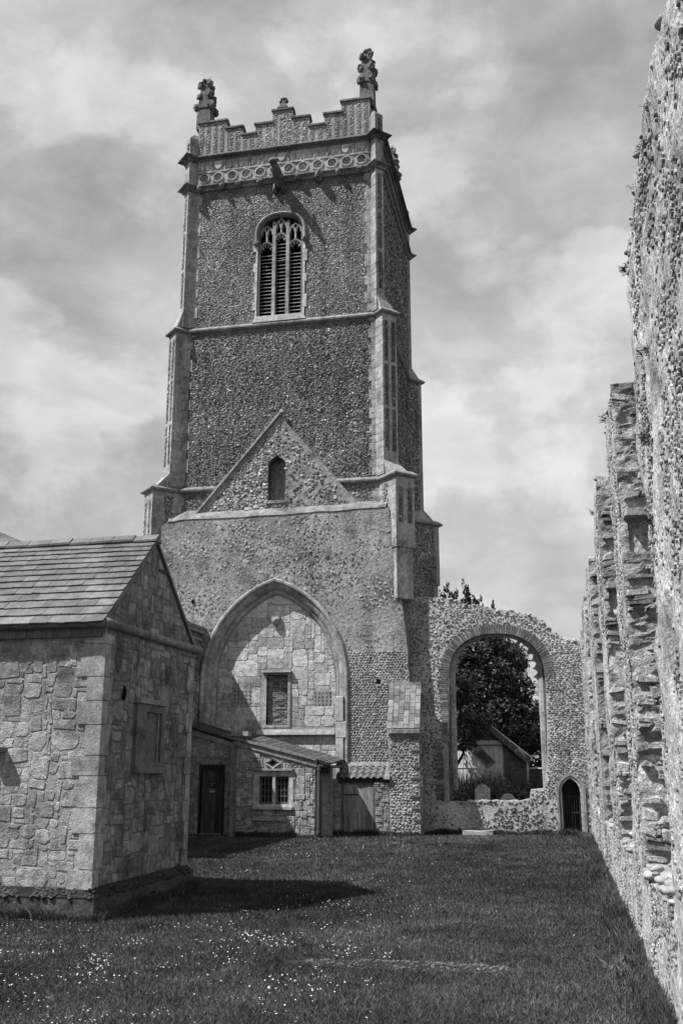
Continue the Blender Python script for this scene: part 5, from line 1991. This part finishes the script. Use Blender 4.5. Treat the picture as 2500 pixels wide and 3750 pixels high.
# ================================================================== body of the present church behind it
def build_church():
    T = thing('church_aisle', 'shaded stone church aisle behind the gabled building', 'church', (-18, 31, 0))
    x0, x1, y0, y1, ez = -23.0, -13.9, 24.2, 37.99, 7.72
    rz = lambda x: ez + .1 + (x1 - x) * .43
    xm = (x0 + x1) / 2
    mb = MB()
    mb.box(x1 - .5, x1, y0, y1, 0, ez)
    mb.add(*slab(front(y0), [(x0, 0), (x1 - .5, 0), (x1 - .5, ez), (x1, ez), (xm, rz(xm)), (x0, ez)], [], -.5, 0))
    mb.box(x0, x0 + .5, y0 + .5, y1, 0, ez)
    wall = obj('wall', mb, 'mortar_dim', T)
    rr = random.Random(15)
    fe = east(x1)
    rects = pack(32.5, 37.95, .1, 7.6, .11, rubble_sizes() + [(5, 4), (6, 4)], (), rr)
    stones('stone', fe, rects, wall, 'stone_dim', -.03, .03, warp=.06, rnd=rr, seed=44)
    obj('eaves_moulding', MB().box(x1, x1 + .16, y0 - .05, y1, ez - .12, ez + .1).box(x1, x1 + .08, y0, y1, ez - .4, ez - .3), 'ashlar', T)
    rf = MB()
    t = .12
    rf.hexa([(x1 + .2, y0 - .1, rz(x1 + .2)), (x1 + .2, y1, rz(x1 + .2)), (xm, y1, rz(xm)), (xm, y0 - .1, rz(xm))], [(x1 + .2, y0 - .1, rz(x1 + .2) + t), (x1 + .2, y1, rz(x1 + .2) + t), (xm, y1, rz(xm) + t), (xm, y0 - .1, rz(xm) + t)])
    rf.hexa([(x0 - .2, y0 - .1, rz(x1 + .2)), (xm, y0 - .1, rz(xm)), (xm, y1, rz(xm)), (x0 - .2, y1, rz(x1 + .2))], [(x0 - .2, y0 - .1, rz(x1 + .2) + t), (xm, y0 - .1, rz(xm) + t), (xm, y1, rz(xm) + t), (x0 - .2, y1, rz(x1 + .2) + t)])
    obj('roof', rf, 'slate', T)
    cg = MB().bar((x1 + .25, y0 - .05, rz(x1 + .25) + .34), (xm, y0 - .05, rz(xm) + .34), .4, .3)
    obj('coping', cg, 'ashlar', T)
    # narrow blocked window strip by the arch
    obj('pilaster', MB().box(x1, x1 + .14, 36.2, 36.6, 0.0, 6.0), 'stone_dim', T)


build_church()

# ================================================================== beyond the empty window
def grave(x, y, w, h, t, seed, label, sh):
    fr = Fr((x, y, 0), (1, 0, 0), (0, 0, 1), (0, -1, 0))
    k = w / 2
    if sh == 0:
        p = [(-k, 0), (k, 0), (k, h - .17), (k - .04, h - .12), (k - .1, h - .14)] + [(k * .72 * math.cos(a), h - .13 + .13 * math.sin(a)) for a in np.linspace(0, math.pi, 9)] + [(-k + .1, h - .14), (-k + .04, h - .12), (-k, h - .17)]
    else:
        p = [(-k, 0), (k, 0), (k, h - .2), (k - .08, h - .1), (k - .14, h - .12)] + [(k * .66 * math.cos(a), h - .1 + .1 * math.sin(a)) for a in np.linspace(0, math.pi, 9)] + [(-k + .14, h - .12), (-k + .08, h - .1), (-k, h - .2)]
    o = obj('gravestone', prism(fr, p, -t / 2, t / 2, .012), 'gravestone')
    return tag(o, label, 'gravestone', 'gravestones beyond the window')


grave(-3.24, 43.0, .62, 1.72, .12, 1, 'taller gravestone on the left beyond the empty window', 0)
grave(-2.22, 43.1, .62, 1.37, .12, 2, 'lower gravestone on the right beyond the empty window', 1)


def leaf_cloud(centres, radii, n, size, base, seed, shell=.55, flat=.6):
    """leaf-sized quads spread through blobs"""
    r = np.random.default_rng(seed)
    cs, rs = np.array(centres, float), np.array(radii, float)
    wts = rs.prod(1) ** (2 / 3)
    idx = r.choice(len(cs), n, p=wts / wts.sum())
    d = r.normal(size=(n, 3))
    d /= np.linalg.norm(d, axis=1, keepdims=True)
    rad = shell + (1 - shell) * r.uniform(0, 1, (n, 1)) ** .6
    rad *= (1 + .22 * fbm(d[:, 0] * 3 + idx * 7, d[:, 1] * 3, d[:, 2] * 3, s=seed))[:, None]
    P = cs[idx] + d * rad * rs[idx]
    a = r.normal(size=(n, 3)); a[:, 2] *= flat
    a /= np.linalg.norm(a, axis=1, keepdims=True)
    b = np.cross(a, r.normal(size=(n, 3)))
    b /= np.linalg.norm(b, axis=1, keepdims=True)
    s = size * r.uniform(.6, 1.3, (n, 1))
    V = np.stack([P - a * s, P - b * s * .45, P + a * s, P + b * s * .45], 1).reshape(-1, 3)
    F = np.arange(4 * n).reshape(n, 4)
    tone = base * (.75 + .5 * r.uniform(0, 1, n)) * (1 + .3 * fbm(P[:, 0] * .8, P[:, 1] * .8, P[:, 2] * .8, s=seed + 3))
    return V, F, np.repeat(tone, 4)


def tree(name, label, x, y, trunk_h, centres, radii, n, size, base, seed, group):
    T = thing(name, label, 'tree', (x, y, 0), group)
    rr = random.Random(seed)
    tb = MB().tube([(x, y, 0), (x + .1, y, trunk_h * .5), (x - .05, y + .1, trunk_h), (x, y, trunk_h * 1.5)], [.34, .27, .2, .1], 9)
    tr = obj('trunk', tb, 'bark', T)
    for c in centres:
        p0 = np.array((x, y, trunk_h * rr.uniform(.7, 1.2)))
        c = np.array(c, float)
        mid = (p0 + c) / 2 + np.array((rr.uniform(-.4, .4), rr.uniform(-.4, .4), .3))
        obj('limb', MB().tube([p0, mid, c], [.13, .08, .03], 6), 'bark', T)
    obj('crown', leaf_cloud(centres, radii, n, size, base, seed), 'leaf', T, kind='stuff')
    return T


rt = random.Random(4)
cs, rs = [], []
for i in range(34):
    a, zz = rt.uniform(0, 6.28), rt.uniform(2.6, 10.6)
    R_ = 5.6 * math.sqrt(max(.05, 1 - ((zz - 5.8) / 5.6) ** 2)) * rt.uniform(.55, 1)
    cs.append((-7.2 + R_ * math.cos(a), 67 + R_ * math.sin(a), zz))
    q = rt.uniform(1.0, 1.7)
    rs.append((q, q, q * .8))
for c, q in (((-3.9, 63, 8.3), 1.1), ((-3.3, 63, 6.9), 1.0), ((-2.7, 63, 5.7), .9), ((-1.9, 63.5, 4.2), 1.1), ((-1.2, 64, 2.8), 1.4), ((-4.7, 63, 9.2), 1.0), ((-5.2, 63, 8.8), 1.5), ((-4.6, 62.5, 7), 1.6), ((-3.6, 62, 5.4), 1.6), ((-5.6, 62, 5.6), 1.6), ((-1.0, 66, 1.4), 1.5), ((.4, 67, 1.6), 1.6)):
    cs.append(c)
    rs.append((q, q, q * .8))
tree('broadleaf_tree', 'dark spreading broadleaf tree filling the empty window', -6.6, 66, 3.5, cs, rs, 42000, .17, .034, 5, 'trees beyond the ruined wall')
cs, rs = [], []
for i in range(16):
    cs.append((-5.5 + rt.uniform(-1.2, .7), 54.5 + rt.uniform(-1., 1.), rt.uniform(3.4, 7.0)))
    q = rt.uniform(.5, .9)
    rs.append((q, q, q * .7))
for c in ((-4.9, 54.6, 4.6), (-4.5, 54.4, 5.0), (-4.2, 54.5, 4.3), (-4.7, 54.3, 4.0), (-3.9, 54.6, 4.9)):
    cs.append(c)
    rs.append((.6, .6, .45))
tree('slender_tree', 'slender light leaved tree at the left of the empty window', -6.0, 54.5, 2.2, cs, rs, 9000, .10, .055, 6, 'trees beyond the ruined wall')


def conifer(x, y, ztop, label, seed, tips):
    T = thing('evergreen_tree', label, 'tree', (x, y, 0), 'trees beyond the ruined wall')
    obj('trunk', MB().tube([(x, y, 0), (x, y, ztop * .6), (x, y, ztop - 1.)], [.4, .25, .06], 8), 'bark', T)
    cs, rs = [], []
    for tx, tz, tr_ in tips:
        for k in range(9):
            t = k / 8
            cs.append((tx + random.uniform(-.16, .16) * (1 + t * 2), y + random.uniform(-.3, .3), tz - t * 2.2 - .1))
            q = tr_ * (.35 + .9 * t)
            rs.append((q * .8, q * .8, .36))
    for k in range(10):
        cs.append((x + random.uniform(-2, 2), y + random.uniform(-1.5, 1.5), random.uniform(ztop * .5, ztop - 2)))
        rs.append((1.4, 1.4, 1.2))
    V, F, c = leaf_cloud(cs, rs, 14000, .13, .03, seed, shell=.2, flat=2.2)
    obj('crown', (V, F, c), 'leaf', T, kind='stuff')


conifer(-6.3, 70, 14.9, 'dark evergreen showing upright tips above the ruined wall', 12,
        [(-7.2, 15.0, .45), (-6.7, 14.6, .5), (-7.6, 14.7, .4), (-6.1, 15.15, .45), (-5.7, 14.7, .5), (-5.35, 14.1, .45), (-5.0, 14.0, .35)])
conifer(-4.2, 71, 13.6, 'lone evergreen tip poking above the lower wall top', 17, [(-4.25, 13.75, .3), (-4.15, 13.5, .25)])


def build_barn():
    T = thing('brick_garage', 'brick garage with pale boarded doors and diamond windows beyond the window', 'garage', (-6.2, 60, 0))
    Y = 56.0
    fr = front(Y)
    xr, xc, ez, az = -1.85, -5.0, 3.05, 5.55
    xl = 2 * xc - xr
    doors = [(-7.4, .03), (-3.02, .03), (-3.02, 3.6), (-7.4, 3.6)]
    wall = obj('wall', MB().add(*slab(fr, [(xl, 0), (xr, 0), (xr, ez), (xc, az), (xl, ez)], [doors], -.3, 0)).box(xr - .3, xr, Y + .3, Y + 7, 0, ez).box(xl, xl + .3, Y + .3, Y + 7, 0, ez), 'mortar_dim', T)
    rr = random.Random(2)
    reg = [(xl, 0), (xr, 0), (xr, ez), (xc, az), (xl, ez)]
    z = 1.6
    row = 0
    bricks = 0
    while z < 5.3:
        u = xr
        if row % 2:
            u += .11
        while u > -4.9:
            a, b = u - .225, u
            cx = (a + b) / 2
            if not (a < -3.0 and z < 3.86) and in_poly(reg)(np.array([a]), np.array([z + .07]))[0] and in_poly(reg)(np.array([b]), np.array([z + .07]))[0]:
                obj('brick', prism(fr, [(a + .006, z), (min(b, xr) - .006, z), (min(b, xr) - .006, z + .065), (a + .006, z + .065)], -.01, .012, 0), 'brick', wall)
                bricks += 1
            u -= .235
        z += .08
        row += 1
    obj('lintel', MB().box(-7.5, -2.9, Y - .05, Y + .1, 3.62, 3.84), 'painted_board', T)
    for x0, x1 in ((-7.38, -5.22), (-5.2, -3.04)):
        D = obj('garage_door', MB().box(x0, x1, Y + .1, Y + .14, .05, 3.58), 'painted_board', T)
        n = 14
        for i in range(n):
            a = x0 + (x1 - x0) * i / n
            obj('board', MB().box(a + .004, a + (x1 - x0) / n - .006, Y + .07, Y + .098, .06, 3.57), 'painted_board', D)
        # diamond window
        cx, cz = (x0 + x1) / 2 + (.05 if x0 > -6 else -.2), 2.95
        sg = 1 if x0 > -6 else -1
        q = [(cx - .62 * sg, cz + .26), (cx - .2 * sg, cz + .6), (cx + .62 * sg, cz - .26), (cx + .2 * sg, cz - .6)]
        qi = [(cx + (u - cx) * .72, cz + (v - cz) * .72) for u, v in q]
        obj('window_frame', slab(fr, q, [qi], -.07, -.02), 'timber_pale', D)
        obj('pane', slab(fr, qi, [], -.068, -.055), 'pipe', D)
    rf = MB()
    for s in (-1, 1):
        e = xc + s * (xr - xc + .25)
        zz = ez - .2
        rf.hexa([(e, Y - .25, zz), (e, Y + 7.2, zz), (xc, Y + 7.2, az + .02), (xc, Y - .25, az + .02)], [(e, Y - .25, zz + .12), (e, Y + 7.2, zz + .12), (xc, Y + 7.2, az + .16), (xc, Y - .25, az + .16)])
    R0 = obj('roof', rf, 'slate', T)
    for s in (-1, 1):
        e = xc + s * (xr - xc + .27)
        V, F = prism(front(Y - .25), [(e, ez - .38), (e, ez - .1), (xc, az + .2), (xc, az - .1), (e - s * .25, ez - .38)], 0, .04)
        obj('bargeboard', (V, F), 'timber', R0)
    obj('downpipe', MB().tube([(xr + .08, Y - .05, ez - .2), (xr + .08, Y - .05, .1)], .04, 6), 'painted_board', T)


build_barn()

f_ = MB().box(-1.7, 3.5, 57, 57.06, 0, 2.2)
fo = thing('plank_fence', 'dark plank fence running right from the brick garage', 'fence', (0.5, 57, 0))
for i in range(26):
    obj('plank', MB().box(-1.68 + i * .2, -1.5 + i * .2, 57, 57.03, .03, 2.3), 'timber_dark', fo)
obj('rail', MB().box(-1.7, 3.5, 56.95, 57.0, 2.34, 2.42), 'painted_board', fo)


def build_wgate():
    T = thing('white_rail_gate', 'white curved top rail gate in front of the garage doors', 'gate', (-4.2, 51, 0))
    y = 51
    xs = np.linspace(-5.5, -3.25, 12)
    zt = lambda x: 2.36 - .06 * ((x + 4.55)) ** 2 * (1.0 if x < -4.5 else 1.9)
    pts = [(x, y, zt(x)) for x in xs]
    mb = MB()
    for a, b in zip(pts[:-1], pts[1:]):
        mb.bar(a, b, .05, .07)
    obj('top_rail', mb, 'sign_pale', T)
    for x in (-5.4, -4.35, -3.4):
        obj('post', MB().box(x - .05, x + .05, y - .03, y + .03, 0, zt(x) - .04), 'sign_pale', T)
    obj('rail', MB().box(-5.5, -3.3, y - .02, y + .02, 1.2, 1.28), 'sign_pale', T)


build_wgate()


def build_hedge():
    T = thing('clipped_hedge', 'dark glossy hedge behind the gravestones', 'hedge', (-2.5, 46.5, 0))
    r = random.Random(8)
    cs = [(r.uniform(-7, 1.5), 46.5 + r.uniform(-.5, .5), r.uniform(.3, 1.55)) for _ in range(70)]
    rs = [(r.uniform(.45, .7), .5, r.uniform(.4, .52)) for _ in cs]
    obj('dark_core', MB().box(-7, 1.5, 46.4, 46.6, 0, 1.2), 'void', T)  # black slab added as the hedge's shaded inside
    obj('foliage', leaf_cloud(cs, rs, 16000, .06, .10, 9, shell=.6), 'leaf', T, kind='stuff')


build_hedge()
for (p, q, lb) in (((-9, 44.6, 7.62), (3.5, 45.2, 6.75), 'upper black overhead cable crossing the empty window'), ((-9, 45, 6.9), (3.5, 45, 7.2), 'thin middle overhead cable crossing the empty window'), ((-9, 45, 4.9), (3.5, 45, 5.9), 'lower thin overhead cable crossing the empty window')):
    pts = [np.array(p) * (1 - t) + np.array(q) * t - np.array((0, 0, .3 * 4 * t * (1 - t) * .3)) for t in np.linspace(0, 1, 12)]
    o = obj('overhead_cable', MB().tube(pts, .018 if 'upper' in lb else .009, 5), 'wire')
    tag(o, lb, 'cable', 'overhead cables')

# ================================================================== grass
def blades(xy, h, w, base, seed, lean=.5):
    r = np.random.default_rng(seed)
    n = len(xy)
    th = r.uniform(0, 2 * math.pi, n)
    dx, dy = np.cos(th), np.sin(th)
    la = r.uniform(0, 2 * math.pi, n)
    lx, ly = np.cos(la) * h * lean * r.uniform(.2, 1.3, n), np.sin(la) * h * lean * r.uniform(.2, 1.3, n)
    x, y = xy[:, 0], xy[:, 1]
    z0 = np.zeros(n)
    V = np.stack([np.stack([x - dx * w, y - dy * w, z0], 1), np.stack([x + dx * w, y + dy * w, z0], 1),
                  np.stack([x + lx * .4 + dx * w * .7, y + ly * .4 + dy * w * .7, h * .6], 1), np.stack([x + lx, y + ly, h], 1),
                  np.stack([x + lx * .4 - dx * w * .7, y + ly * .4 - dy * w * .7, h * .6], 1)], 1).reshape(-1, 3)
    b = (np.arange(n) * 5)[:, None]
    F = (b + np.array([0, 1, 2, 3, 4])[None])
    tone = base * r.uniform(.5, 1.4, n) * np.where(r.uniform(0, 1, n) > .88, 1.9, 1.) * np.clip(1 + .35 * fbm(x * .16, y * .16, s=seed + 9) + .5 * fbm(x * .45, y * .45, s=seed) + .5 * fbm(x * 1.7, y * 1.7, s=seed + 4), .3, 2)  # a bright minority of blades: highlights put into the colour
    return V, F, np.repeat(tone, 5)


def free(x, y):
    """lawn that is not under a building"""
    ok = ~((x < CX + .16) & (y > CY0 - .16) & (y < CY1 + .14))
    ok &= ~((x < -8.5) & (y > 35.55)) & ~((x < -11.4) & (y > 36.8)) & (y < 37.28) | ((x > -5.05) & (y < 38.55))
    ok &= (x < .92) & ~((x < -13.85) & (y > 24))
    ok &= ~((x < CX + .16) & (y > CY0 - .16) & (y < CY1 + .14)) & ~((x < -8.5) & (y > 35.55))
    return ok


r = np.random.default_rng(2)
n = 640000
y = 4.5 * (38.6 / 4.5) ** r.uniform(0, 1, n) ** .8
x = (-.60 * y - .8) + r.uniform(0, 1, n) * (.60 * y + .8 + .93)
ok = free(x, y)
x, y = x[ok], y[ok]
tuft = fbm(x * 1.2, y * 1.2, s=33)
h = (.030 + .030 * r.uniform(0, 1, len(x)) ** 2 + .045 * np.clip(tuft - .1, 0, 1)) * (1 + .35 * np.clip((y - 14) / 20, 0, 1))
w = .0028 * np.maximum(.8, y / 10)
V, F, c = blades(np.stack([x, y], 1), h, w, .066, 5, lean=1.0)
tag(obj('lawn_grass', (V, F, c), 'grass'), 'short mown lawn grass between the ruined walls', 'grass', kind='stuff')

# long grass along the foot of the walls
m = 26000
t = r.uniform(0, 1, m)
yy = 9 + 29 * t
xx = .93 - np.abs(r.normal(0, .16, m)) - .02
s1_ = np.stack([xx, yy], 1)
q = int(m * .4)
s2_ = np.stack([r.uniform(-8.4, .9, q), 37.2 - np.abs(r.normal(0, .12, q))], 1)
s2_[:, 1] += np.where(s2_[:, 0] > -5.0, 1.32, 0)
s3_ = np.stack([CX + .17 + np.abs(r.normal(0, .06, 5000)), r.uniform(CY0 - .2, CY1 + .2, 5000)], 1)
s4_ = np.stack([r.uniform(-12, CX + .2, 4000), CY0 - .17 - np.abs(r.normal(0, .05, 4000))], 1)
s5_ = np.stack([r.uniform(-11.4, -8.5, 4000), 35.54 - np.abs(r.normal(0, .08, 4000))], 1)
pts = np.concatenate([s1_, s2_, s3_, s4_, s5_])
hh = r.uniform(.07, .26, len(pts)) * (.6 + .7 * np.clip(fbm(pts[:, 0] * 2, pts[:, 1] * 1.3, s=8) + .4, 0, 1.2))
V, F, c = blades(pts, hh, .003 * np.maximum(1, pts[:, 1] / 10), .06, 6, lean=.7)
tag(obj('long_grass', (V, F, c), 'grass'), 'longer uncut grass along the foot of the walls', 'grass', kind='stuff')
# tall grass beyond the hedge
pts = np.stack([r.uniform(-7, 2, 5000), r.uniform(49, 52.5, 5000)], 1)
V, F, c = blades(pts, r.uniform(1.5, 2.55, 5000), .012, .07, 9, lean=.15)
tag(obj('tall_grass', (V, F, c), 'grass'), 'tall wild grass beyond the hedge', 'grass', kind='stuff')

# ================================================================== daisies
dme = bpy.data.meshes.new('daisy')
dm = MB()
k = 9
ring = [(math.cos(2 * math.pi * i / k) * (1 if i % 2 else .8), math.sin(2 * math.pi * i / k) * (1 if i % 2 else .8), .12) for i in range(k)]
dm.add([(0, 0, 0)] + ring, [(0, 1 + i, 1 + (i + 1) % k) for i in range(k)])
fast_mesh(dme, dm.v[0], dm.f, None, False)
dme.materials.append(MAT['petal'])
cand = []
rd = np.random.default_rng(14)
n = 60000
y = 9.3 * (37.5 / 9.3) ** rd.uniform(0, 1, n)
x = (-.60 * y - .2) + rd.uniform(0, 1, n) * (.60 * y + .2 + .8)
den = np.clip(fbm(x * .55 + 3, y * .55, s=77) * 1.2 + .05, 0, 1) * np.clip(.25 + .9 * (x < -1.6 - .12 * (y - 10)), 0, 1)
den += np.where((x < -2.2) & (y < 15.6), .6 + .35 * fbm(x * 1.6, y * 1.6, s=5), 0)
den += np.where((np.abs(x + 6.2 + .25 * (y - 30)) < 2.2) & (y > 26), .3, 0)
den += np.where((np.abs(x + 3.6) < 1.3) & (y > 14) & (y < 24), .15, 0)
den *= np.clip(1.25 - np.abs(x - .9) * 0 - (x > -.8) * .9, 0, 2)
den *= np.clip(.25 + 2.2 * fbm(x * 3.1, y * 2.2, s=41), 0, 2)
ok = free(x, y) & (rd.uniform(0, 1, n) < den * .15)
x, y = x[ok], y[ok]
# never on the strip of cobbles
ok = ~((np.abs(y - 13.0) < .3) & (x > -3.6) & (x < -.4))
x, y = x[ok], y[ok]
order = np.argsort(y)
x, y = x[order], y[order]
rad = (.0055 + .0085 * rd.uniform(0, 1, len(x)) ** 1.6) * (1 + .4 * (y > 22))
nind = min(300, len(x))
for i in range(nind):
    o = bpy.data.objects.new('daisy', dme)
    C.objects.link(o)
    o.location = (x[i], y[i], .06 + random.uniform(-.012, .02))
    s = rad[i]
    o.scale = (s, s, s)
    o.rotation_euler = (random.uniform(-.1, .55), random.uniform(-.4, .4), random.uniform(0, 6))
    tag(o, 'small white daisy open in the near lawn', 'daisy', 'daisies in the near lawn')
if len(x) > nind:
    xs, ys, rs_ = x[nind:], y[nind:], rad[nind:]
    base = np.array(dm.v[0])
    m = len(xs)
    tx = rd.uniform(.0, .5, m)
    Bx = np.repeat(base[None], m, 0) * rs_[:, None, None]
    Y2 = Bx[:, :, 1] * np.cos(tx)[:, None] - Bx[:, :, 2] * np.sin(tx)[:, None]
    Z2 = Bx[:, :, 1] * np.sin(tx)[:, None] + Bx[:, :, 2] * np.cos(tx)[:, None]
    V = np.stack([Bx[:, :, 0] + xs[:, None], Y2 + ys[:, None], Z2 + .072 + rd.uniform(-.012, .02, m)[:, None]], -1).reshape(-1, 3)
    tri = np.array(dm.f)
    F = (np.arange(m)[:, None, None] * (k + 1) + tri[None]).reshape(-1, 3)
    tag(obj('daisies', (V, F), 'petal'), 'scattered white daisies farther back in the lawn', 'daisies', kind='stuff')
print('daisies', len(x))

# ================================================================== things on the lawn
def build_footing():
    T = thing('flint_footing', 'low strip of flint cobbles sunk in the foreground lawn', 'footing', (-1.9, 13.1, 0))
    rr = random.Random(6)
    xs = np.linspace(-3.55, -.5, 40)
    P = []
    for t in np.linspace(-1, 1, 9):
        P.append([(x, 13.15 - .05 * math.sin((x + 3.5) * 1.3) + t * .17 * math.sin(math.pi * np.clip((x + 3.75) / 3.5, 0.02, .98)) ** .6, .012 + .075 * (1 - t * t) * math.sin(math.pi * np.clip((x + 3.6) / 3.2, 0, 1)) ** .5) for x in xs])
    bed = obj('mortar_bed', MB().grid(np.array(P)), 'soil', T)
    cob = []
    for me in build_aisle.cob:
        me = me.copy()
        me.materials[0] = MAT['gravel_stone']
        cob.append(me)
    for i in range(295):
        x = rr.uniform(-3.25, -.75)
        e = math.sin(math.pi * (x + 3.6) / 3.2)
        t = rr.uniform(-1, .9)
        y = 13.15 - .05 * math.sin((x + 3.5) * 1.3) + t * .16 * e ** .6
        o = obj('cobble', cob[rr.randrange(4)], None, bed, loc=(x, y, .012 + .075 * (1 - t * t) * max(e, 0) ** .5))
        s = rr.uniform(.012, .026)
        o.scale = (s * rr.uniform(1, 1.4), s, s * .75)
        o.rotation_euler = (rr.uniform(-.4, .4), rr.uniform(-.4, .4), rr.uniform(0, 3))


build_footing()
V, F = prism(Fr((0, 38.1, 0), (1, 0, 0), (0, 0, 1), (0, -1, 0)), [(-3.62, .0), (-2.52, .0), (-2.5, .2), (-2.62, .21), (-3.0, .17), (-3.4, .19), (-3.64, .18)], -.35, .1, .03)
tag(obj('stone_slab', (V, F), 'ashlar'), 'pale stone slab lying at the foot of the ruined wall', 'stone slab')


def tuft(x, y, z, n, h, label, seed, out=(-1, 0, .3), name='wall_tuft', base=.04, w=.004, spread=.8):
    r = np.random.default_rng(seed)
    mb = MB()
    d0 = np.array(out, float)
    d0 /= np.linalg.norm(d0)
    for i in range(n):
        d = d0 + r.normal(0, spread, 3)
        d[2] += .3
        d /= np.linalg.norm(d)
        L_ = h * r.uniform(.3, .85)
        p0 = np.array((x + .02, y, z)) + r.normal(0, .028, 3)
        side = np.cross(d, r.normal(size=3))
        side /= np.linalg.norm(side)
        p1 = p0 + d * L_ * .6
        p2 = p0 + d * L_ + np.array((0, 0, -L_ * .15))
        mb.add([p0 - side * w, p0 + side * w, p1 + side * w * .8, p2, p1 - side * w * .8], [(0, 1, 2, 3, 4)], base * r.uniform(.4, 1.4))
    o = obj(name, mb, 'grass')
    return tag(o, label, 'weed', 'weeds growing on the ruined wall' if name == 'wall_tuft' else None)


tuft(.95, 7.15, 7.45, 110, .085, 'largest grass tuft at the ragged top edge of the near wall', 1)
tuft(.95, 7.75, 7.48, 90, .07, 'grass tuft just below the largest one on the near wall', 2)
tuft(.95, 8.6, 7.6, 90, .06, 'small dark tuft halfway along the near wall top', 3)
tuft(.95, 10.15, 7.6, 110, .08, 'dark tuft at the far corner of the near wall top', 4, base=.04)
tuft(.9, 8.4, 5.9, 50, .12, 'plant hanging in the face of the near wall, upper', 5, base=.05)
tuft(.9, 9.0, 5.3, 60, .12, 'plant hanging in the face of the near wall, middle', 6, base=.04)
tuft(.9, 9.3, 4.6, 60, .12, 'plant hanging in the face of the near wall, lower', 7, base=.04)
tuft(.95, 15.3, 7.7, 50, .16, 'grass tuft on the second pier of the ruined wall', 8)
tuft(.96, 21.4, 7.7, 40, .18, 'grass tuft on the third pier of the ruined wall', 9)


def leafy(x, y, n, h, label, seed):
    r = np.random.default_rng(seed)
    mb = MB()
    for i in range(n):
        a = r.uniform(0, 6.28)
        d = np.array((math.cos(a), math.sin(a), r.uniform(.25, 1.1)))
        d /= np.linalg.norm(d)
        L_ = h * r.uniform(.5, 1.1)
        p0 = np.array((x + r.normal(0, .15), y + r.normal(0, .3), 0))
        side = np.cross(d, (0, 0, 1))
        side /= np.linalg.norm(side)
        w = .028
        p1, p2 = p0 + d * L_ * .6, p0 + d * L_ - np.array((0, 0, L_ * .1))
        mb.add([p0 - side * .005, p0 + side * .005, p1 + side * w, p2, p1 - side * w], [(0, 1, 2, 3, 4)], .055 * r.uniform(.6, 1.4))
    tag(obj('leafy_weed', mb, 'leaf'), label, 'weed', 'leafy weeds at the foot of the ruined wall')


leafy(.72, 13.6, 130, .22, 'broad leafy weed at the foot of the near right wall', 3)
leafy(.78, 11.8, 70, .16, 'smaller leafy weed nearest the camera by the right wall', 4)
leafy(.6, 36.5, 90, .3, 'leafy weeds in front of the small doorway', 5)
leafy(.75, 26, 60, .2, 'leafy weed midway along the foot of the right wall', 6)
